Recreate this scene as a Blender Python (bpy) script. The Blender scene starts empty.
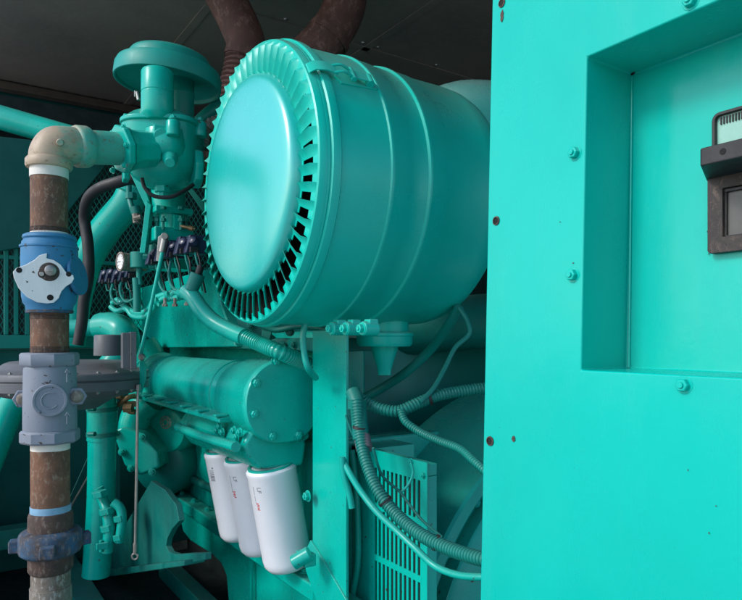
import bpy, bmesh, math, random
from mathutils import Vector, Matrix, noise
R = math.radians
random.seed(7)
sc = bpy.context.scene
C = sc.collection
Z0 = 1.5                                   # eye height above the ground
F, CX, CY = 650.0, 371.0, 338.0            # focal length and horizon, in photo pixels
SN, CS = 0.5585, 0.8295
FWD = Vector((SN, CS, 0)); RGT = Vector((CS, -SN, 0)); UP = Vector((0, 0, 1))
T = Vector((1, 0, 0)); L = Vector((0, 1, 0))
EYE = Vector((0, 0, Z0))

def ray(px, py): return FWD + RGT*((px-CX)/F) + UP*((CY-py)/F)
def at(px, py, d): return EYE + ray(px, py)*d
def onT(px, py, t): r = ray(px, py); return EYE + r*(t/r.x)
def onL(px, py, l): r = ray(px, py); return EYE + r*(l/r.y)
def P(t, l, z): return Vector((t, l, z+Z0))

# ------------------------------------------------------------------ materials
def newmat(name):
    m = bpy.data.materials.new(name); m.use_nodes = True
    nt = m.node_tree; b = nt.nodes['Principled BSDF']
    return m, nt, b
def N(nt, kind, **kw):
    n = nt.nodes.new(kind)
    for k, v in kw.items():
        if k in n.inputs.keys(): n.inputs[k].default_value = v
        else: setattr(n, k, v)
    return n
def ramp(nt, fac, stops):
    r = nt.nodes.new('ShaderNodeValToRGB')
    e = r.color_ramp.elements
    while len(e) < len(stops): e.new(0.5)
    for i, (p, c) in enumerate(stops):
        e[i].position = p
        e[i].color = (c, c, c, 1) if isinstance(c, (int, float)) else (*c, 1)
    nt.links.new(fac, r.inputs[0]); return r
def mixc(nt, fac, a, b):
    m = nt.nodes.new('ShaderNodeMix'); m.data_type = 'RGBA'
    for s, v in ((m.inputs[0], fac), (m.inputs[6], a), (m.inputs[7], b)):
        if hasattr(v, 'is_output'): nt.links.new(v, s)
        else: s.default_value = v if isinstance(v, (int, float)) else (*v, 1)
    return m.outputs[2]
def math_n(nt, op, a, b=0.0):
    m = nt.nodes.new('ShaderNodeMath'); m.operation = op; m.use_clamp = True
    for s, v in ((m.inputs[0], a), (m.inputs[1], b)):
        if hasattr(v, 'is_output'): nt.links.new(v, s)
        else: s.default_value = v
    return m.outputs[0]
def noise_n(nt, scale, detail=5, rough=.6, stretch=None):
    g = nt.nodes.new('ShaderNodeNewGeometry')
    src = g.outputs['Position']
    if stretch:
        mp = nt.nodes.new('ShaderNodeMapping'); mp.inputs['Scale'].default_value = stretch
        nt.links.new(src, mp.inputs[0]); src = mp.outputs[0]
    n = nt.nodes.new('ShaderNodeTexNoise'); n.inputs['Scale'].default_value = scale
    n.inputs['Detail'].default_value = detail; n.inputs['Roughness'].default_value = rough
    nt.links.new(src, n.inputs['Vector']); return n.outputs['Fac']
def bump(nt, b, h, strength, dist=.002, prev=None):
    bp = nt.nodes.new('ShaderNodeBump'); bp.inputs['Strength'].default_value = strength
    bp.inputs['Distance'].default_value = dist
    nt.links.new(h, bp.inputs['Height'])
    if prev: nt.links.new(prev, bp.inputs['Normal'])
    nt.links.new(bp.outputs[0], b.inputs['Normal']); return bp.outputs[0]
def upness(nt, lo=.35, hi=.95):
    g = nt.nodes.new('ShaderNodeNewGeometry'); s = nt.nodes.new('ShaderNodeSeparateXYZ')
    nt.links.new(g.outputs['Normal'], s.inputs[0])
    m = nt.nodes.new('ShaderNodeMapRange'); m.inputs[1].default_value = lo; m.inputs[2].default_value = hi
    nt.links.new(s.outputs[2], m.inputs[0]); return m.outputs[0]

def paint(name, col, col2=None, rough=.33, dust=.5, dustcol=(.16, .19, .155), chips=.0, orange=.25, spots=True):
    m, nt, b = newmat(name)
    col2 = col2 or tuple(c*.82 for c in col)
    n1 = noise_n(nt, 3.2, 6, .65)
    c = mixc(nt, ramp(nt, n1, [(.38, 0), (.64, 1)]).outputs[0], col, col2)
    if spots:       # streaky grime, runs down
        n2 = noise_n(nt, 9, 8, .7, (1, 1, .25))
        c = mixc(nt, math_n(nt, 'MULTIPLY', ramp(nt, n2, [(.55, 0), (.72, 1)]).outputs[0], .36), c, tuple(x*.5+.01 for x in col))
    if dust:
        d = math_n(nt, 'MULTIPLY', upness(nt), math_n(nt, 'MULTIPLY', ramp(nt, noise_n(nt, 22, 7, .7), [(.3, .35), (.7, 1)]).outputs[0], dust))
        c = mixc(nt, d, c, dustcol)
    if chips:
        k = ramp(nt, noise_n(nt, 70, 4, .6), [(.69-chips*.1, 0), (.72-chips*.1, 1)]).outputs[0]
        c = mixc(nt, k, c, (.05, .035, .025))
    nt.links.new(c, b.inputs['Base Color']); b.inputs['Specular IOR Level'].default_value = .36
    rr = ramp(nt, noise_n(nt, 6, 6, .7), [(.3, rough*.75), (.75, min(1, rough*1.6))]).outputs[0]
    nt.links.new(rr, b.inputs['Roughness'])
    pv = bump(nt, b, noise_n(nt, 230, 2, .5), orange*.35, .0006)
    bump(nt, b, noise_n(nt, 14, 4, .5), .25, .003, pv)
    return m
def plain(name, col, rough=.5, metal=0.0, var=.25, bscale=120, bstr=.3, dust=0):
    m, nt, b = newmat(name)
    c = mixc(nt, ramp(nt, noise_n(nt, 18, 7, .7), [(.3, 0), (.7, 1)]).outputs[0], col, tuple(x*(1-var) for x in col))
    if dust:
        c = mixc(nt, math_n(nt, 'MULTIPLY', upness(nt), dust), c, (.17, .16, .13))
    nt.links.new(c, b.inputs['Base Color'])
    nt.links.new(ramp(nt, noise_n(nt, 25, 5, .6), [(.3, rough*.8), (.7, min(1, rough*1.3))]).outputs[0], b.inputs['Roughness'])
    b.inputs['Metallic'].default_value = metal
    bump(nt, b, noise_n(nt, bscale, 3, .6), bstr, .001)
    return m
def rusty(name, a, b_, c_, rough=.8, sc1=14, sc2=90, bs=.6, metal=0):
    m, nt, b = newmat(name)
    c = mixc(nt, ramp(nt, noise_n(nt, sc1, 8, .7), [(.38, 0), (.62, 1)]).outputs[0], a, b_)
    c = mixc(nt, ramp(nt, noise_n(nt, sc2, 6, .75, (1, 1, .55)), [(.52, 0), (.66, 1)]).outputs[0], c, c_)
    nt.links.new(c, b.inputs['Base Color'])
    b.inputs['Roughness'].default_value = rough; b.inputs['Metallic'].default_value = metal
    bump(nt, b, noise_n(nt, sc2*1.7, 6, .7), bs, .0018)
    return m
M = {}
TEAL = (.0, .43, .345)
M['teal'] = paint('teal_enamel', TEAL, (.0, .33, .27), .24, .30, chips=.12)
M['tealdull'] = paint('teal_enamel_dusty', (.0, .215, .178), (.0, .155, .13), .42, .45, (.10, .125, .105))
M['cleaner'] = paint('teal_enamel_air_cleaner', (.0, .50, .40), (.0, .45, .358), .30, .9, (.15, .24, .20), spots=False)
M['dish'] = paint('teal_enamel_gloss', (.0, .47, .42), (.0, .44, .395), .22, .3, orange=.5, spots=False)
_b = M['dish'].node_tree.nodes['Principled BSDF']; _b.inputs['Coat Weight'].default_value = .85; _b.inputs['Coat Roughness'].default_value = .3; _b.inputs['Coat IOR'].default_value = 1.85
M['panel'] = paint('cabinet_enamel', (.0, .455, .378), (.0, .425, .352), .22, .0, orange=.3, spots=False)
def _panel_extra():
    nt = M['panel'].node_tree; b = nt.nodes['Principled BSDF']
    src = b.inputs['Base Color'].links[0].from_socket
    c = mixc(nt, math_n(nt, 'MULTIPLY', ramp(nt, noise_n(nt, 5, 8, .72, (1, 1, .12)), [(.5, 0), (.74, 1)]).outputs[0], .30), src, (.06, .44, .375))
    c = mixc(nt, math_n(nt, 'MULTIPLY', ramp(nt, noise_n(nt, 120, 3, .6), [(.74, 0), (.77, 1)]).outputs[0], .6), c, (.02, .16, .14))
    nt.links.new(c, b.inputs['Base Color'])
    bump(nt, b, noise_n(nt, 3.0, 2, .4), .4, .015, b.inputs['Normal'].links[0].from_socket)
    nt.links.new(ramp(nt, noise_n(nt, 4, 9, .75, (1, 1, .4)), [(.38, .15), (.62, .42)]).outputs[0], b.inputs['Roughness'])
_panel_extra()
M['panel'].node_tree.nodes['Principled BSDF'].inputs['Specular IOR Level'].default_value = .3
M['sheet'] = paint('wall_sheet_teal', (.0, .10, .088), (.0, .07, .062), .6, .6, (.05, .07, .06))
M['silver'] = paint('silver_paint_plate', (.72, .73, .74), (.62, .63, .64), .42, .0, chips=.3, orange=1.2)
M['steel'] = plain('zinc_steel', (.42, .41, .38), .38, .85, .4)
M['grey'] = paint('grey_valve_paint', (.19, .22, .27), (.165, .19, .235), .5, .25, (.2, .19, .16), chips=.35, orange=1.0)
M['dgrey'] = paint('dark_regulator_paint', (.135, .142, .155), (.10, .107, .12), .45, .5, (.15, .14, .14), chips=.15, orange=1.0)
M['blue'] = paint('blue_valve_paint', (.03, .19, .37), (.03, .14, .27), .45, .5, (.16, .2, .22), chips=.42, orange=.8)
M['rust'] = rusty('rusty_steel_pipe', (.17, .078, .042), (.085, .048, .034), (.24, .17, .12))
M['rust2'] = rusty('rusty_brown_collar', (.08, .045, .033), (.04, .03, .028), (.17, .13, .11))
M['bluerust'] = rusty('rusty_collar_blue_paint', (.05, .038, .035), (.02, .09, .18), (.15, .13, .12), sc1=22)
M['galv'] = rusty('galvanised_dirty_pipe', (.24, .22, .19), (.13, .10, .075), (.38, .36, .33), .6, metal=.2)
M['wrap'] = rusty('brown_exhaust_paint', (.11, .05, .042), (.065, .034, .03), (.2, .12, .10), .75, 9, 40, .5)
M['beige'] = None
M['rubber'] = plain('black_rubber', (.011, .012, .015), .55, 0, .3, 80, .4, .25)
M['navy'] = plain('navy_coil_plastic', (.022, .03, .075), .3, 0, .3)
M['black'] = plain('black_void', (.006, .006, .006), .9, 0, .2)
M['blackp'] = plain('black_plastic', (.012, .013, .015), .5, 0, .3, 90, .4, .2)
M['brownframe'] = rusty('worn_dark_frame', (.030, .022, .020), (.018, .015, .015), (.10, .07, .055), .6, 20, 110, .4)
M['glass'] = plain('dirty_window_film', (.10, .10, .095), .35, 0, .35, 60, .3)
M['mirrorfilm'] = plain('pale_green_window', (.25, .50, .42), .25, 0, .2, 60, .2)
M['white'] = plain('white_filter_paint', (.76, .78, .83), .38, 0, .05, 60, .12)
M['tape'] = plain('white_thread_tape', (.70, .68, .62), .7, 0, .2, 160, .6)
M['bluetape'] = plain('pale_blue_seal', (.22, .42, .60), .6, 0, .3, 160, .6)
M['ink'] = plain('dark_print', (.16, .16, .18), .5, 0, .1)
M['redink'] = plain('red_print', (.55, .05, .04), .5, 0, .1)
M['brass'] = plain('dull_brass', (.32, .23, .12), .45, .6, .4)
M['mount'] = paint('shaded_dark_teal', (.0, .16, .137), (.0, .10, .09), .5, .4, (.06, .08, .07), chips=.1)  # darker copy of the engine teal, shade around the mount put into the colour
M['duct'] = paint('sky_sheen_pale_teal', (.08, .50, .43), (.06, .45, .39), .25, .8, (.42, .62, .56), spots=False)  # pale base and paler top stand in for the sky reflected on the elbow
M['sheetshade'] = paint('shaded_teal_sheet', (.0, .035, .032), (.0, .02, .02), .7, .2, (.03, .04, .035))  # wall sheet made darker, shade behind the engine painted into its colour
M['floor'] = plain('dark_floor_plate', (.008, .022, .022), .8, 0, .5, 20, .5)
def mk_ceiling():
    m, nt, b = newmat('sooty_ceiling_sheet')
    c = mixc(nt, ramp(nt, noise_n(nt, 1.6, 7, .65), [(.3, 0), (.7, 1)]).outputs[0], (.27, .225, .18), (.17, .15, .135))
    c = mixc(nt, math_n(nt, 'MULTIPLY', ramp(nt, noise_n(nt, 30, 8, .8), [(.5, 0), (.75, 1)]).outputs[0], .4), c, (.32, .27, .21))
    nt.links.new(c, b.inputs['Base Color']); b.inputs['Roughness'].default_value = .7
    bump(nt, b, noise_n(nt, 12, 6, .6), .3, .01); return m
M['ceiling'] = mk_ceiling()
def mk_beige():     # beige fitting with teal overspray growing towards the engine
    m, nt, b = newmat('beige_fitting_teal_overspray')
    g = nt.nodes.new('ShaderNodeNewGeometry'); d = nt.nodes.new('ShaderNodeVectorMath'); d.operation = 'DOT_PRODUCT'
    nt.links.new(g.outputs['Position'], d.inputs[0]); d.inputs[1].default_value = RGT
    a0 = at(49, 150, 1.6).dot(RGT); a1 = at(118, 150, 1.72).dot(RGT)
    mr = nt.nodes.new('ShaderNodeMapRange'); mr.inputs[1].default_value = a0; mr.inputs[2].default_value = a1
    nt.links.new(d.outputs['Value'], mr.inputs[0])
    s = nt.nodes.new('ShaderNodeMath'); s.operation = 'ADD'; nt.links.new(mr.outputs[0], s.inputs[0])
    s2 = nt.nodes.new('ShaderNodeMath'); s2.operation = 'MULTIPLY_ADD'; nt.links.new(noise_n(nt, 20, 8, .7), s2.inputs[0])
    s2.inputs[1].default_value = 1.6; s2.inputs[2].default_value = -.8
    nt.links.new(s2.outputs[0], s.inputs[1])
    c = mixc(nt, ramp(nt, s.outputs[0], [(.32, 0), (.75, .92)]).outputs[0], (.40, .31, .215), (.03, .36, .29))
    c = mixc(nt, ramp(nt, noise_n(nt, 90, 6, .7), [(.57, 0), (.68, .9)]).outputs[0], c, (.17, .10, .06))
    nt.links.new(c, b.inputs['Base Color']); b.inputs['Roughness'].default_value = .5
    bump(nt, b, noise_n(nt, 150, 4, .6), .4, .001); return m
M['beige'] = mk_beige()
def mk_ground():
    m, nt, b = newmat('concrete_yard')
    c = mixc(nt, noise_n(nt, 1.2, 8, .7), (.48, .47, .44), (.36, .355, .34))
    nt.links.new(c, b.inputs['Base Color']); b.inputs['Roughness'].default_value = .85
    bump(nt, b, noise_n(nt, 30, 6, .6), .4, .01); return m
M['ground'] = mk_ground()

# ------------------------------------------------------------------ mesh helpers
def frame(d):
    d = d.normalized(); a = UP if abs(d.z) < .9 else T
    u = a.cross(d).normalized(); return u, d.cross(u).normalized(), d
def catmull(pts, k=6):
    if len(pts) < 3: return list(pts)
    o = []; n = len(pts)
    for i in range(n-1):
        p0 = pts[max(i-1, 0)]; p1 = pts[i]; p2 = pts[i+1]; p3 = pts[min(i+2, n-1)]
        for j in range(k):
            t = j/k
            o.append(.5*((2*p1)+(p2-p0)*t+(2*p0-5*p1+4*p2-p3)*t*t+(3*p1-p0-3*p2+p3)*t**3))
    o.append(pts[-1].copy()); return o
def resample(pts, step):
    out = [pts[0].copy()]; acc = 0
    for a, b in zip(pts, pts[1:]):
        l = (b-a).length
        while acc + l >= step and l > 1e-9:
            a = a.lerp(b, (step-acc)/l); out.append(a.copy()); l = (b-a).length; acc = 0
        acc += l
    return out
def sweep(bm, pts, r, n=14, cap=True):
    rs = r if isinstance(r, (list, tuple)) else [r]*len(pts)
    rings = []; u = None
    for i, p in enumerate(pts):
        d = (pts[min(i+1, len(pts)-1)]-pts[max(i-1, 0)]).normalized()
        if u is None: u, v, _ = frame(d)
        else:
            u = (u-d*u.dot(d)).normalized(); v = d.cross(u)
        rings.append([bm.verts.new(p+(u*math.cos(a)+v*math.sin(a))*rs[i]) for a in [2*math.pi*k/n for k in range(n)]])
    for A, B in zip(rings, rings[1:]):
        for k in range(n): bm.faces.new((A[k], A[(k+1) % n], B[(k+1) % n], B[k]))
    if cap:
        bm.faces.new(list(reversed(rings[0]))); bm.faces.new(rings[-1])
    return rings
def tube(bm, pts, r, n=14, k=6):
    sweep(bm, catmull([Vector(p) for p in pts], k), r, n)
def corr(bm, pts, r, pitch=.006, amp=.12, n=14):      # corrugated hose
    q = resample(catmull([Vector(p) for p in pts], 12), pitch/4)
    prof = [1, 1, 1-amp, 1-amp]
    sweep(bm, q, [r*prof[i % 4] for i in range(len(q))], n)
def lathe(bm, o, axis, prof, n=48, closed=False):
    u, v, d = frame(axis); rings = []
    for r, h in prof:
        if r < 1e-6: rings.append([bm.verts.new(o+d*h)])
        else: rings.append([bm.verts.new(o+d*h+(u*math.cos(a)+v*math.sin(a))*r) for a in [2*math.pi*k/n for k in range(n)]])
    prs = list(zip(rings, rings[1:]))
    if closed: prs.append((rings[-1], rings[0]))
    for A, B in prs:
        if len(A) == 1 and len(B) == 1: continue
        for k in range(n):
            k2 = (k+1) % n
            if len(A) == 1: bm.faces.new((A[0], B[k2], B[k]))
            elif len(B) == 1: bm.faces.new((A[k], A[k2], B[0]))
            else: bm.faces.new((A[k], A[k2], B[k2], B[k]))
def cyl(bm, a, b, r, n=32, r2=None):
    a = Vector(a); b = Vector(b); r2 = r if r2 is None else r2; h = (b-a).length
    lathe(bm, a, b-a, [(0, 0), (r, 0), (r2, h), (0, h)], n)
def box(bm, c, s, ax=(T, L, UP)):
    c = Vector(c); h = [x/2 for x in s]
    v = [bm.verts.new(c+ax[0]*(i*h[0])+ax[1]*(j*h[1])+ax[2]*(k*h[2])) for i in (-1, 1) for j in (-1, 1) for k in (-1, 1)]
    for f in ((0, 1, 3, 2), (4, 6, 7, 5), (0, 4, 5, 1), (2, 3, 7, 6), (0, 2, 6, 4), (1, 5, 7, 3)):
        bm.faces.new([v[i] for i in f])
def box2(bm, a, b):
    a = Vector(a); b = Vector(b); box(bm, (a+b)/2, [abs(b[i]-a[i]) for i in range(3)])
def prism(bm, pts, vec):
    a = [bm.verts.new(p) for p in pts]; b = [bm.verts.new(p+vec) for p in pts]
    bm.faces.new(a); bm.faces.new(list(reversed(b))); n = len(pts)
    for i in range(n): bm.faces.new((a[i], b[i], b[(i+1) % n], a[(i+1) % n]))
def rrect(w, h, r, k=4):
    o = []
    for cx, cy, a0 in ((w/2-r, h/2-r, 0), (-w/2+r, h/2-r, 90), (-w/2+r, -h/2+r, 180), (w/2-r, -h/2+r, 270)):
        for i in range(k+1):
            a = R(a0+90*i/k); o.append((cx+r*math.cos(a), cy+r*math.sin(a)))
    return o

POS = {}
def finish(name, bm, mat, parent=None, bevel=0, seg=2, smooth=38, solid=0, lump=0):
    bmesh.ops.recalc_face_normals(bm, faces=bm.faces)
    if lump:
        for v in bm.verts:
            v.co += noise.noise_vector(v.co*14)*lump
    c = Vector((0, 0, 0))
    lo = Vector([min(v.co[i] for v in bm.verts) for i in range(3)]); hi = Vector([max(v.co[i] for v in bm.verts) for i in range(3)])
    c = (lo+hi)/2
    if not parent: c.z = lo.z
    bmesh.ops.translate(bm, verts=bm.verts, vec=-c)
    for f in bm.faces: f.smooth = True
    for e in bm.edges:
        if len(e.link_faces) == 2 and e.calc_face_angle(0) > R(smooth): e.smooth = False
    me = bpy.data.meshes.new(name); bm.to_mesh(me); bm.free()
    o = bpy.data.objects.new(name, me); C.objects.link(o); me.materials.append(M[mat] if isinstance(mat, str) else mat)
    POS[o.name] = c
    if parent: o.parent = parent; o.location = c-POS[parent.name]
    else: o.location = c
    if bevel:
        b = o.modifiers.new('Bevel', 'BEVEL'); b.width = bevel; b.segments = seg; b.limit_method = 'ANGLE'; b.angle_limit = R(smooth); b.harden_normals = True
        b.use_clamp_overlap = True
    if solid:
        s = o.modifiers.new('Solidify', 'SOLIDIFY'); s.thickness = solid; s.offset = -1
    return o
def tag(o, label, cat, group=None):
    o['label'] = label; o['category'] = cat
    if group: o['group'] = group
    return o
def struct(o): o['kind'] = 'structure'; return o
def thing(name, base, label, cat, group=None):
    o = bpy.data.objects.new(name, None); C.objects.link(o); o.location = base; o.empty_display_size = .05
    POS[o.name] = Vector(base); return tag(o, label, cat, group)
def B(): return bmesh.new()
def part(name, fn, mat, parent, **kw):
    bm = B(); fn(bm); return finish(name, bm, mat, parent, **kw)
_bolts = {}
def bolt(p, d, r, parent, mat='teal', name='bolt', washer=True):
    p = Vector(p); bm = B(); prof = []
    if washer: lathe(bm, p-d*.001, d, [(0, 0), (r*1.35, 0), (r*1.35, r*.22), (0, r*.22)], 20)
    lathe(bm, p-d*.001, d, [(0, 0), (r, 0), (r, r*.95), (r*.85, r*1.1), (0, r*1.1)], 6)
    lathe(bm, p, d, [(0, r*.9), (r*.5, r*.9), (r*.45, r*1.25), (0, r*1.25)], 10)
    return finish(name, bm, mat, parent, bevel=r*.06, seg=1)

# ------------------------------------------------------------------ ground, enclosure
bm = B(); bmesh.ops.create_grid(bm, x_segments=2, y_segments=2, size=300)
bmesh.ops.translate(bm, verts=bm.verts, vec=(0, 0, 0)); struct(finish('ground', bm, 'ground'))
CZ = 1.31
bm = B(); box2(bm, P(.14, -.6, CZ), P(2.9, 3.95, CZ+.05)); struct(finish('ceiling', bm, 'ceiling'))
bm = B(); box2(bm, P(-.1, .9, -1.02), P(2.9, 3.95, -1.00)); struct(finish('floor', bm, 'floor'))
seams = thing('ceiling_seam', P(1, 2, CZ), 'dark folded seam strips across the sooty ceiling above the engine', 'seam strip')
def seam_strip(a, b, w):
    a = Vector(a); b = Vector(b); d = (b-a).normalized()
    def f(bm): box(bm, (a+b)/2-UP*.003, (b-a).length and ((b-a).length, w, .005), (d, d.cross(UP), UP))
    part('strip', f, 'ceiling', seams, bevel=.001)
for l in (1.25, 2.45): seam_strip(P(0, l, CZ), P(2.8, l, CZ), .035)
for a, b in ((P(1.62, 0, CZ), P(1.62, 3.8, CZ)), (P(.9, 2.47, CZ), P(.9, 3.8, CZ))): seam_strip(a, b, .035)
bm = B(); box2(bm, P(-.05, 3.85, -1.3), P(2.9, 3.9, CZ-.001))
for i in range(12): box2(bm, P(.0+i*.24, 3.84, -1.0), P(.09+i*.24, 3.851, CZ-.06))
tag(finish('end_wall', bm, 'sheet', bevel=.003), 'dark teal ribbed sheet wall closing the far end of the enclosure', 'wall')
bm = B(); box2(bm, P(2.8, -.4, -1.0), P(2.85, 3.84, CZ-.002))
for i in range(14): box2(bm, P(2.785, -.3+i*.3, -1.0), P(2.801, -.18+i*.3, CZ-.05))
tag(finish('side_wall', bm, 'sheetshade', bevel=.003), 'dark teal sheet wall behind the engine on the far side', 'wall')
bm = B(); box2(bm, P(0, 3.77, CZ-.045), P(2.75, 3.835, CZ-.006))
tag(finish('ceiling_trim', bm, plain('brown_trim', (.10, .08, .06), .7), bevel=.004), 'brownish trim strip where the sooty ceiling meets the far wall', 'trim')
bm = B(); box2(bm, P(-.05, 2.3, -1.3), P(-.02, 3.845, -.32))  # out of view, added to keep light off the lower left engine parts
tag(finish('unseen_shade_panel', bm, 'sheet', bevel=.003), 'unseen low teal panel added left of the brace tube to shade the lower engine', 'wall')
for l in (.62, 1.29, 1.85, 2.41):
    for t in (.5, .85, 1.2, 1.58, 1.66, 2.0, 2.35): part('seam_screw', lambda bm: lathe(bm, P(t, l, CZ), -UP, [(0, 0), (.009, 0), (.007, .005), (0, .006)], 10), 'steel', seams)
# ------------------------------------------------------------------ cabinet panel, right
def edgepx(y): return 492-12*y/600.
cab = thing('cabinet_panel', P(.6, .3, -1.2), 'bright turquoise sheet metal cabinet side with deep recessed window opening at right', 'cabinet')
TP = .6
def fpanel(bm):
    top = onT(edgepx(-60), -60, TP); zt = CZ-.01
    pt = onT(edgepx(0), 0, TP); pb = onT(edgepx(600), 600, TP)
    def edge(z): t = (z-pb.z)/(pt.z-pb.z); return Vector((TP, pb.y+(pt.y-pb.y)*t, z))
    a = onT(587, 57, TP); b = onT(581, 370, TP); r = -.06
    e = [edge(Z0-1.1), edge(b.z), edge(a.z), edge(Z0+zt)]
    ev = [bm.verts.new(x) for x in e]
    A = bm.verts.new(a); Bv = bm.verts.new(b)
    Ar = bm.verts.new((TP, r, a.z)); Br = bm.verts.new((TP, r, b.z))
    bb = bm.verts.new((TP, b.y, Z0-1.1)); bt = bm.verts.new((TP, a.y, Z0+zt))
    brb = bm.verts.new((TP, r, Z0-1.1)); brt = bm.verts.new((TP, r, Z0+zt))
    R0 = bm.verts.new((TP, -.4, Z0-1.1)); R1 = bm.verts.new((TP, -.4, b.z)); R2 = bm.verts.new((TP, -.4, a.z)); R3 = bm.verts.new((TP, -.4, Z0+zt))
    for q in ((ev[0], ev[1], Bv, bb), (ev[1], ev[2], A, Bv), (ev[2], ev[3], bt, A), (A, bt, brt, Ar), (bb, Bv, Br, brb),
              (brb, Br, R1, R0), (Br, Ar, R2, R1), (Ar, brt, R3, R2)): bm.faces.new(q)
    D = .083
    a2, b2, ar2, br2 = [bm.verts.new(v.co+T*D) for v in (A, Bv, Ar, Br)]
    for q in ((A, Bv, b2, a2), (A, a2, ar2, Ar), (Bv, Br, br2, b2), (Ar, ar2, br2, Br), (a2, b2, br2, ar2)): bm.faces.new(q)
    # return flange of the left edge
    fl = [bm.verts.new(v.co+T*.045) for v in ev]
    for i in range(3): bm.faces.new((ev[i], ev[i+1], fl[i+1], fl[i]))
def mkpanel():
    bm = B(); fpanel(bm)
    bmesh.ops.recalc_face_normals(bm, faces=bm.faces)
    # make sure the visible side faces the yard
    if sum(f.normal.x*f.calc_area() for f in bm.faces) > 0:
        bmesh.ops.reverse_faces(bm, faces=bm.faces)
    o = finish('panel_sheet', bm, 'panel', cab, bevel=.0022, seg=3, smooth=30)
    return o
pn = mkpanel()
s = pn.modifiers.new('Solidify', 'SOLIDIFY'); s.thickness = .003; s.offset = -1
for px, py in ((575, 153), (573, 275), (684, 385), (691, 1), (567, 470)):
    if py < 400: bolt(onT(px, py, TP), -T, .0066, cab, 'panel')
def hole(px, py, r, mat='black', ring=True):
    p = onT(px, py, TP)
    def f(bm): lathe(bm, p-T*.0006, -T, [(0, 0), (r, 0), (r*.98, .0003), (0, .0003)], 16)
    h = part('bolt_hole', f, mat, cab)
    if ring:
        def g(bm):
            lathe(bm, p-T*.0004, -T, [(r, 0), (r*1.4, 0), (r*1.35, .0012), (r*1.02, .0014)], 18)
        part('worn_ring', g, 'rust2', cab, lump=.0006)
hole(496.5, 221, .0042); hole(490.5, 441, .0045); hole(502, 3, .004); 
def chip(px, py, w, h, seed):
    p = onT(px, py, TP-.0006); rd = random.Random(seed); n = 26
    pts = [p+L*(w*math.cos(2*math.pi*i/n)*rd.uniform(.7, 1.1))+UP*(h*math.sin(2*math.pi*i/n)*rd.uniform(.7, 1.1)) for i in range(n)]
    def f(bm): prism(bm, pts, -T*.0003)
    part('paint_chip', f, 'rust2', cab)
for i, a in enumerate(((513.5, 439, .003, .004), (502, 16, .003, .008), (688, 470, .0006, .0007), (709, 533, .0008, .0008), (716, 506, .0006, .0006), (560, 222, .0006, .0006), (573, 263, .001, .0007))): chip(*a, i)
for px, py in ((632.5, 72), (628.5, 371)):
    p = onT(px, py, TP+.0805)
    part('corner_gap', lambda bm: lathe(bm, p, -T, [(0, 0), (.004, 0), (.0035, .0012), (0, .0012)], 10), 'black', cab)
# weld bead / sealant along the recess back corner
part('sealant_bead', lambda bm: tube(bm, [onT(632, 76, TP+.0815), onT(630.5, 220, TP+.0815), onT(629, 368, TP+.0815)], .0013, 8), 'panel', cab)
# recessed window and handle
win = thing('window_frame', onT(735, 250, .68), 'dark worn rectangular window frame set in the turquoise recess', 'window')
TB = TP+.083
def ring_frame(bm, l0, l1, z0, z1, w, t0, t1, r=.006):
    cl, cz = (l0+l1)/2, (z0+z1)/2
    o = rrect(abs(l1-l0), z1-z0, r); i_ = rrect(abs(l1-l0)-2*w, z1-z0-2*w, max(r-w, .001))
    n = len(o); V = lambda q, t: bm.verts.new(Vector((t, cl+q[0], Z0+cz+q[1])))
    a = [V(q, t0) for q in o]; b = [V(q, t0) for q in i_]; c = [V(q, t1) for q in o]; d = [V(q, t1) for q in i_]
    for k in range(n):
        k2 = (k+1) % n
        for q in ((a[k], a[k2], b[k2], b[k]), (c[k], d[k], d[k2], c[k2]), (a[k], c[k], c[k2], a[k2]), (b[k], b[k2], d[k2], d[k])): bm.faces.new(q)
part('upper_frame', lambda bm: ring_frame(bm, .3655, .17, .15, .2345, .0035, TB-.007, TB+.001, .008), 'blackp', win, bevel=.0008)
part('upper_pane', lambda bm: box2(bm, P(TB-.0022, .18, .155), P(TB-.0012, .362, .231)), 'mirrorfilm', win)
part('grip_strip', lambda bm: [box2(bm, P(TB-.0040, .357-i*.0030, .222), P(TB-.0024, .3582-i*.0030, .2295)) for i in range(56)], 'blackp', win)
part('lower_frame', lambda bm: ring_frame(bm, .3685, .17, .088, .170, .016, TB-.010, TB+.001, .004), 'brownframe', win, bevel=.001)
part('lower_pane', lambda bm: box2(bm, P(TB-.0032, .19, .101), P(TB-.0021, .355, .160)), 'glass', win)
part('inner_bead', lambda bm: ring_frame(bm, .353, .185, .103, .158, .0025, TB-.006, TB-.002, .003), 'blackp', win)
def worn(bm):
    rd = random.Random(3)
    for k in range(26):
        c = P(TB-.0012, .3690+abs(rd.gauss(0, .0018)), .094+rd.uniform(-.005, .02)); n = 9; s = rd.uniform(.0004, .0014)
        prism(bm, [c+L*(s*math.cos(6.28*i/n)*rd.uniform(.4, 1.5))+UP*(s*math.sin(6.28*i/n)*rd.uniform(.4, 2)) for i in range(n)], -T*.0006)
part('flaked_paint', worn, 'brownframe', win)
hd = thing('window_handle', P(TB, .3, .17), 'black protruding handle bar across the dark window in the turquoise recess', 'handle')
def fh(bm):
    prism(bm, [P(TB-.001, .374, .166), P(TB-.060, .348, .168), P(TB-.060, .348, .186), P(TB-.001, .374, .186)], -L*.25)
part('grip_bar', fh, 'blackp', hd, bevel=.0018)
for l in (.326, .292): part('screw', lambda bm: lathe(bm, P(TB-.0595, l, .1775), -T, [(0, .0), (.0035, 0), (.003, .001), (.0012, .0012), (0, .0004)], 12), 'black', hd)

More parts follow.
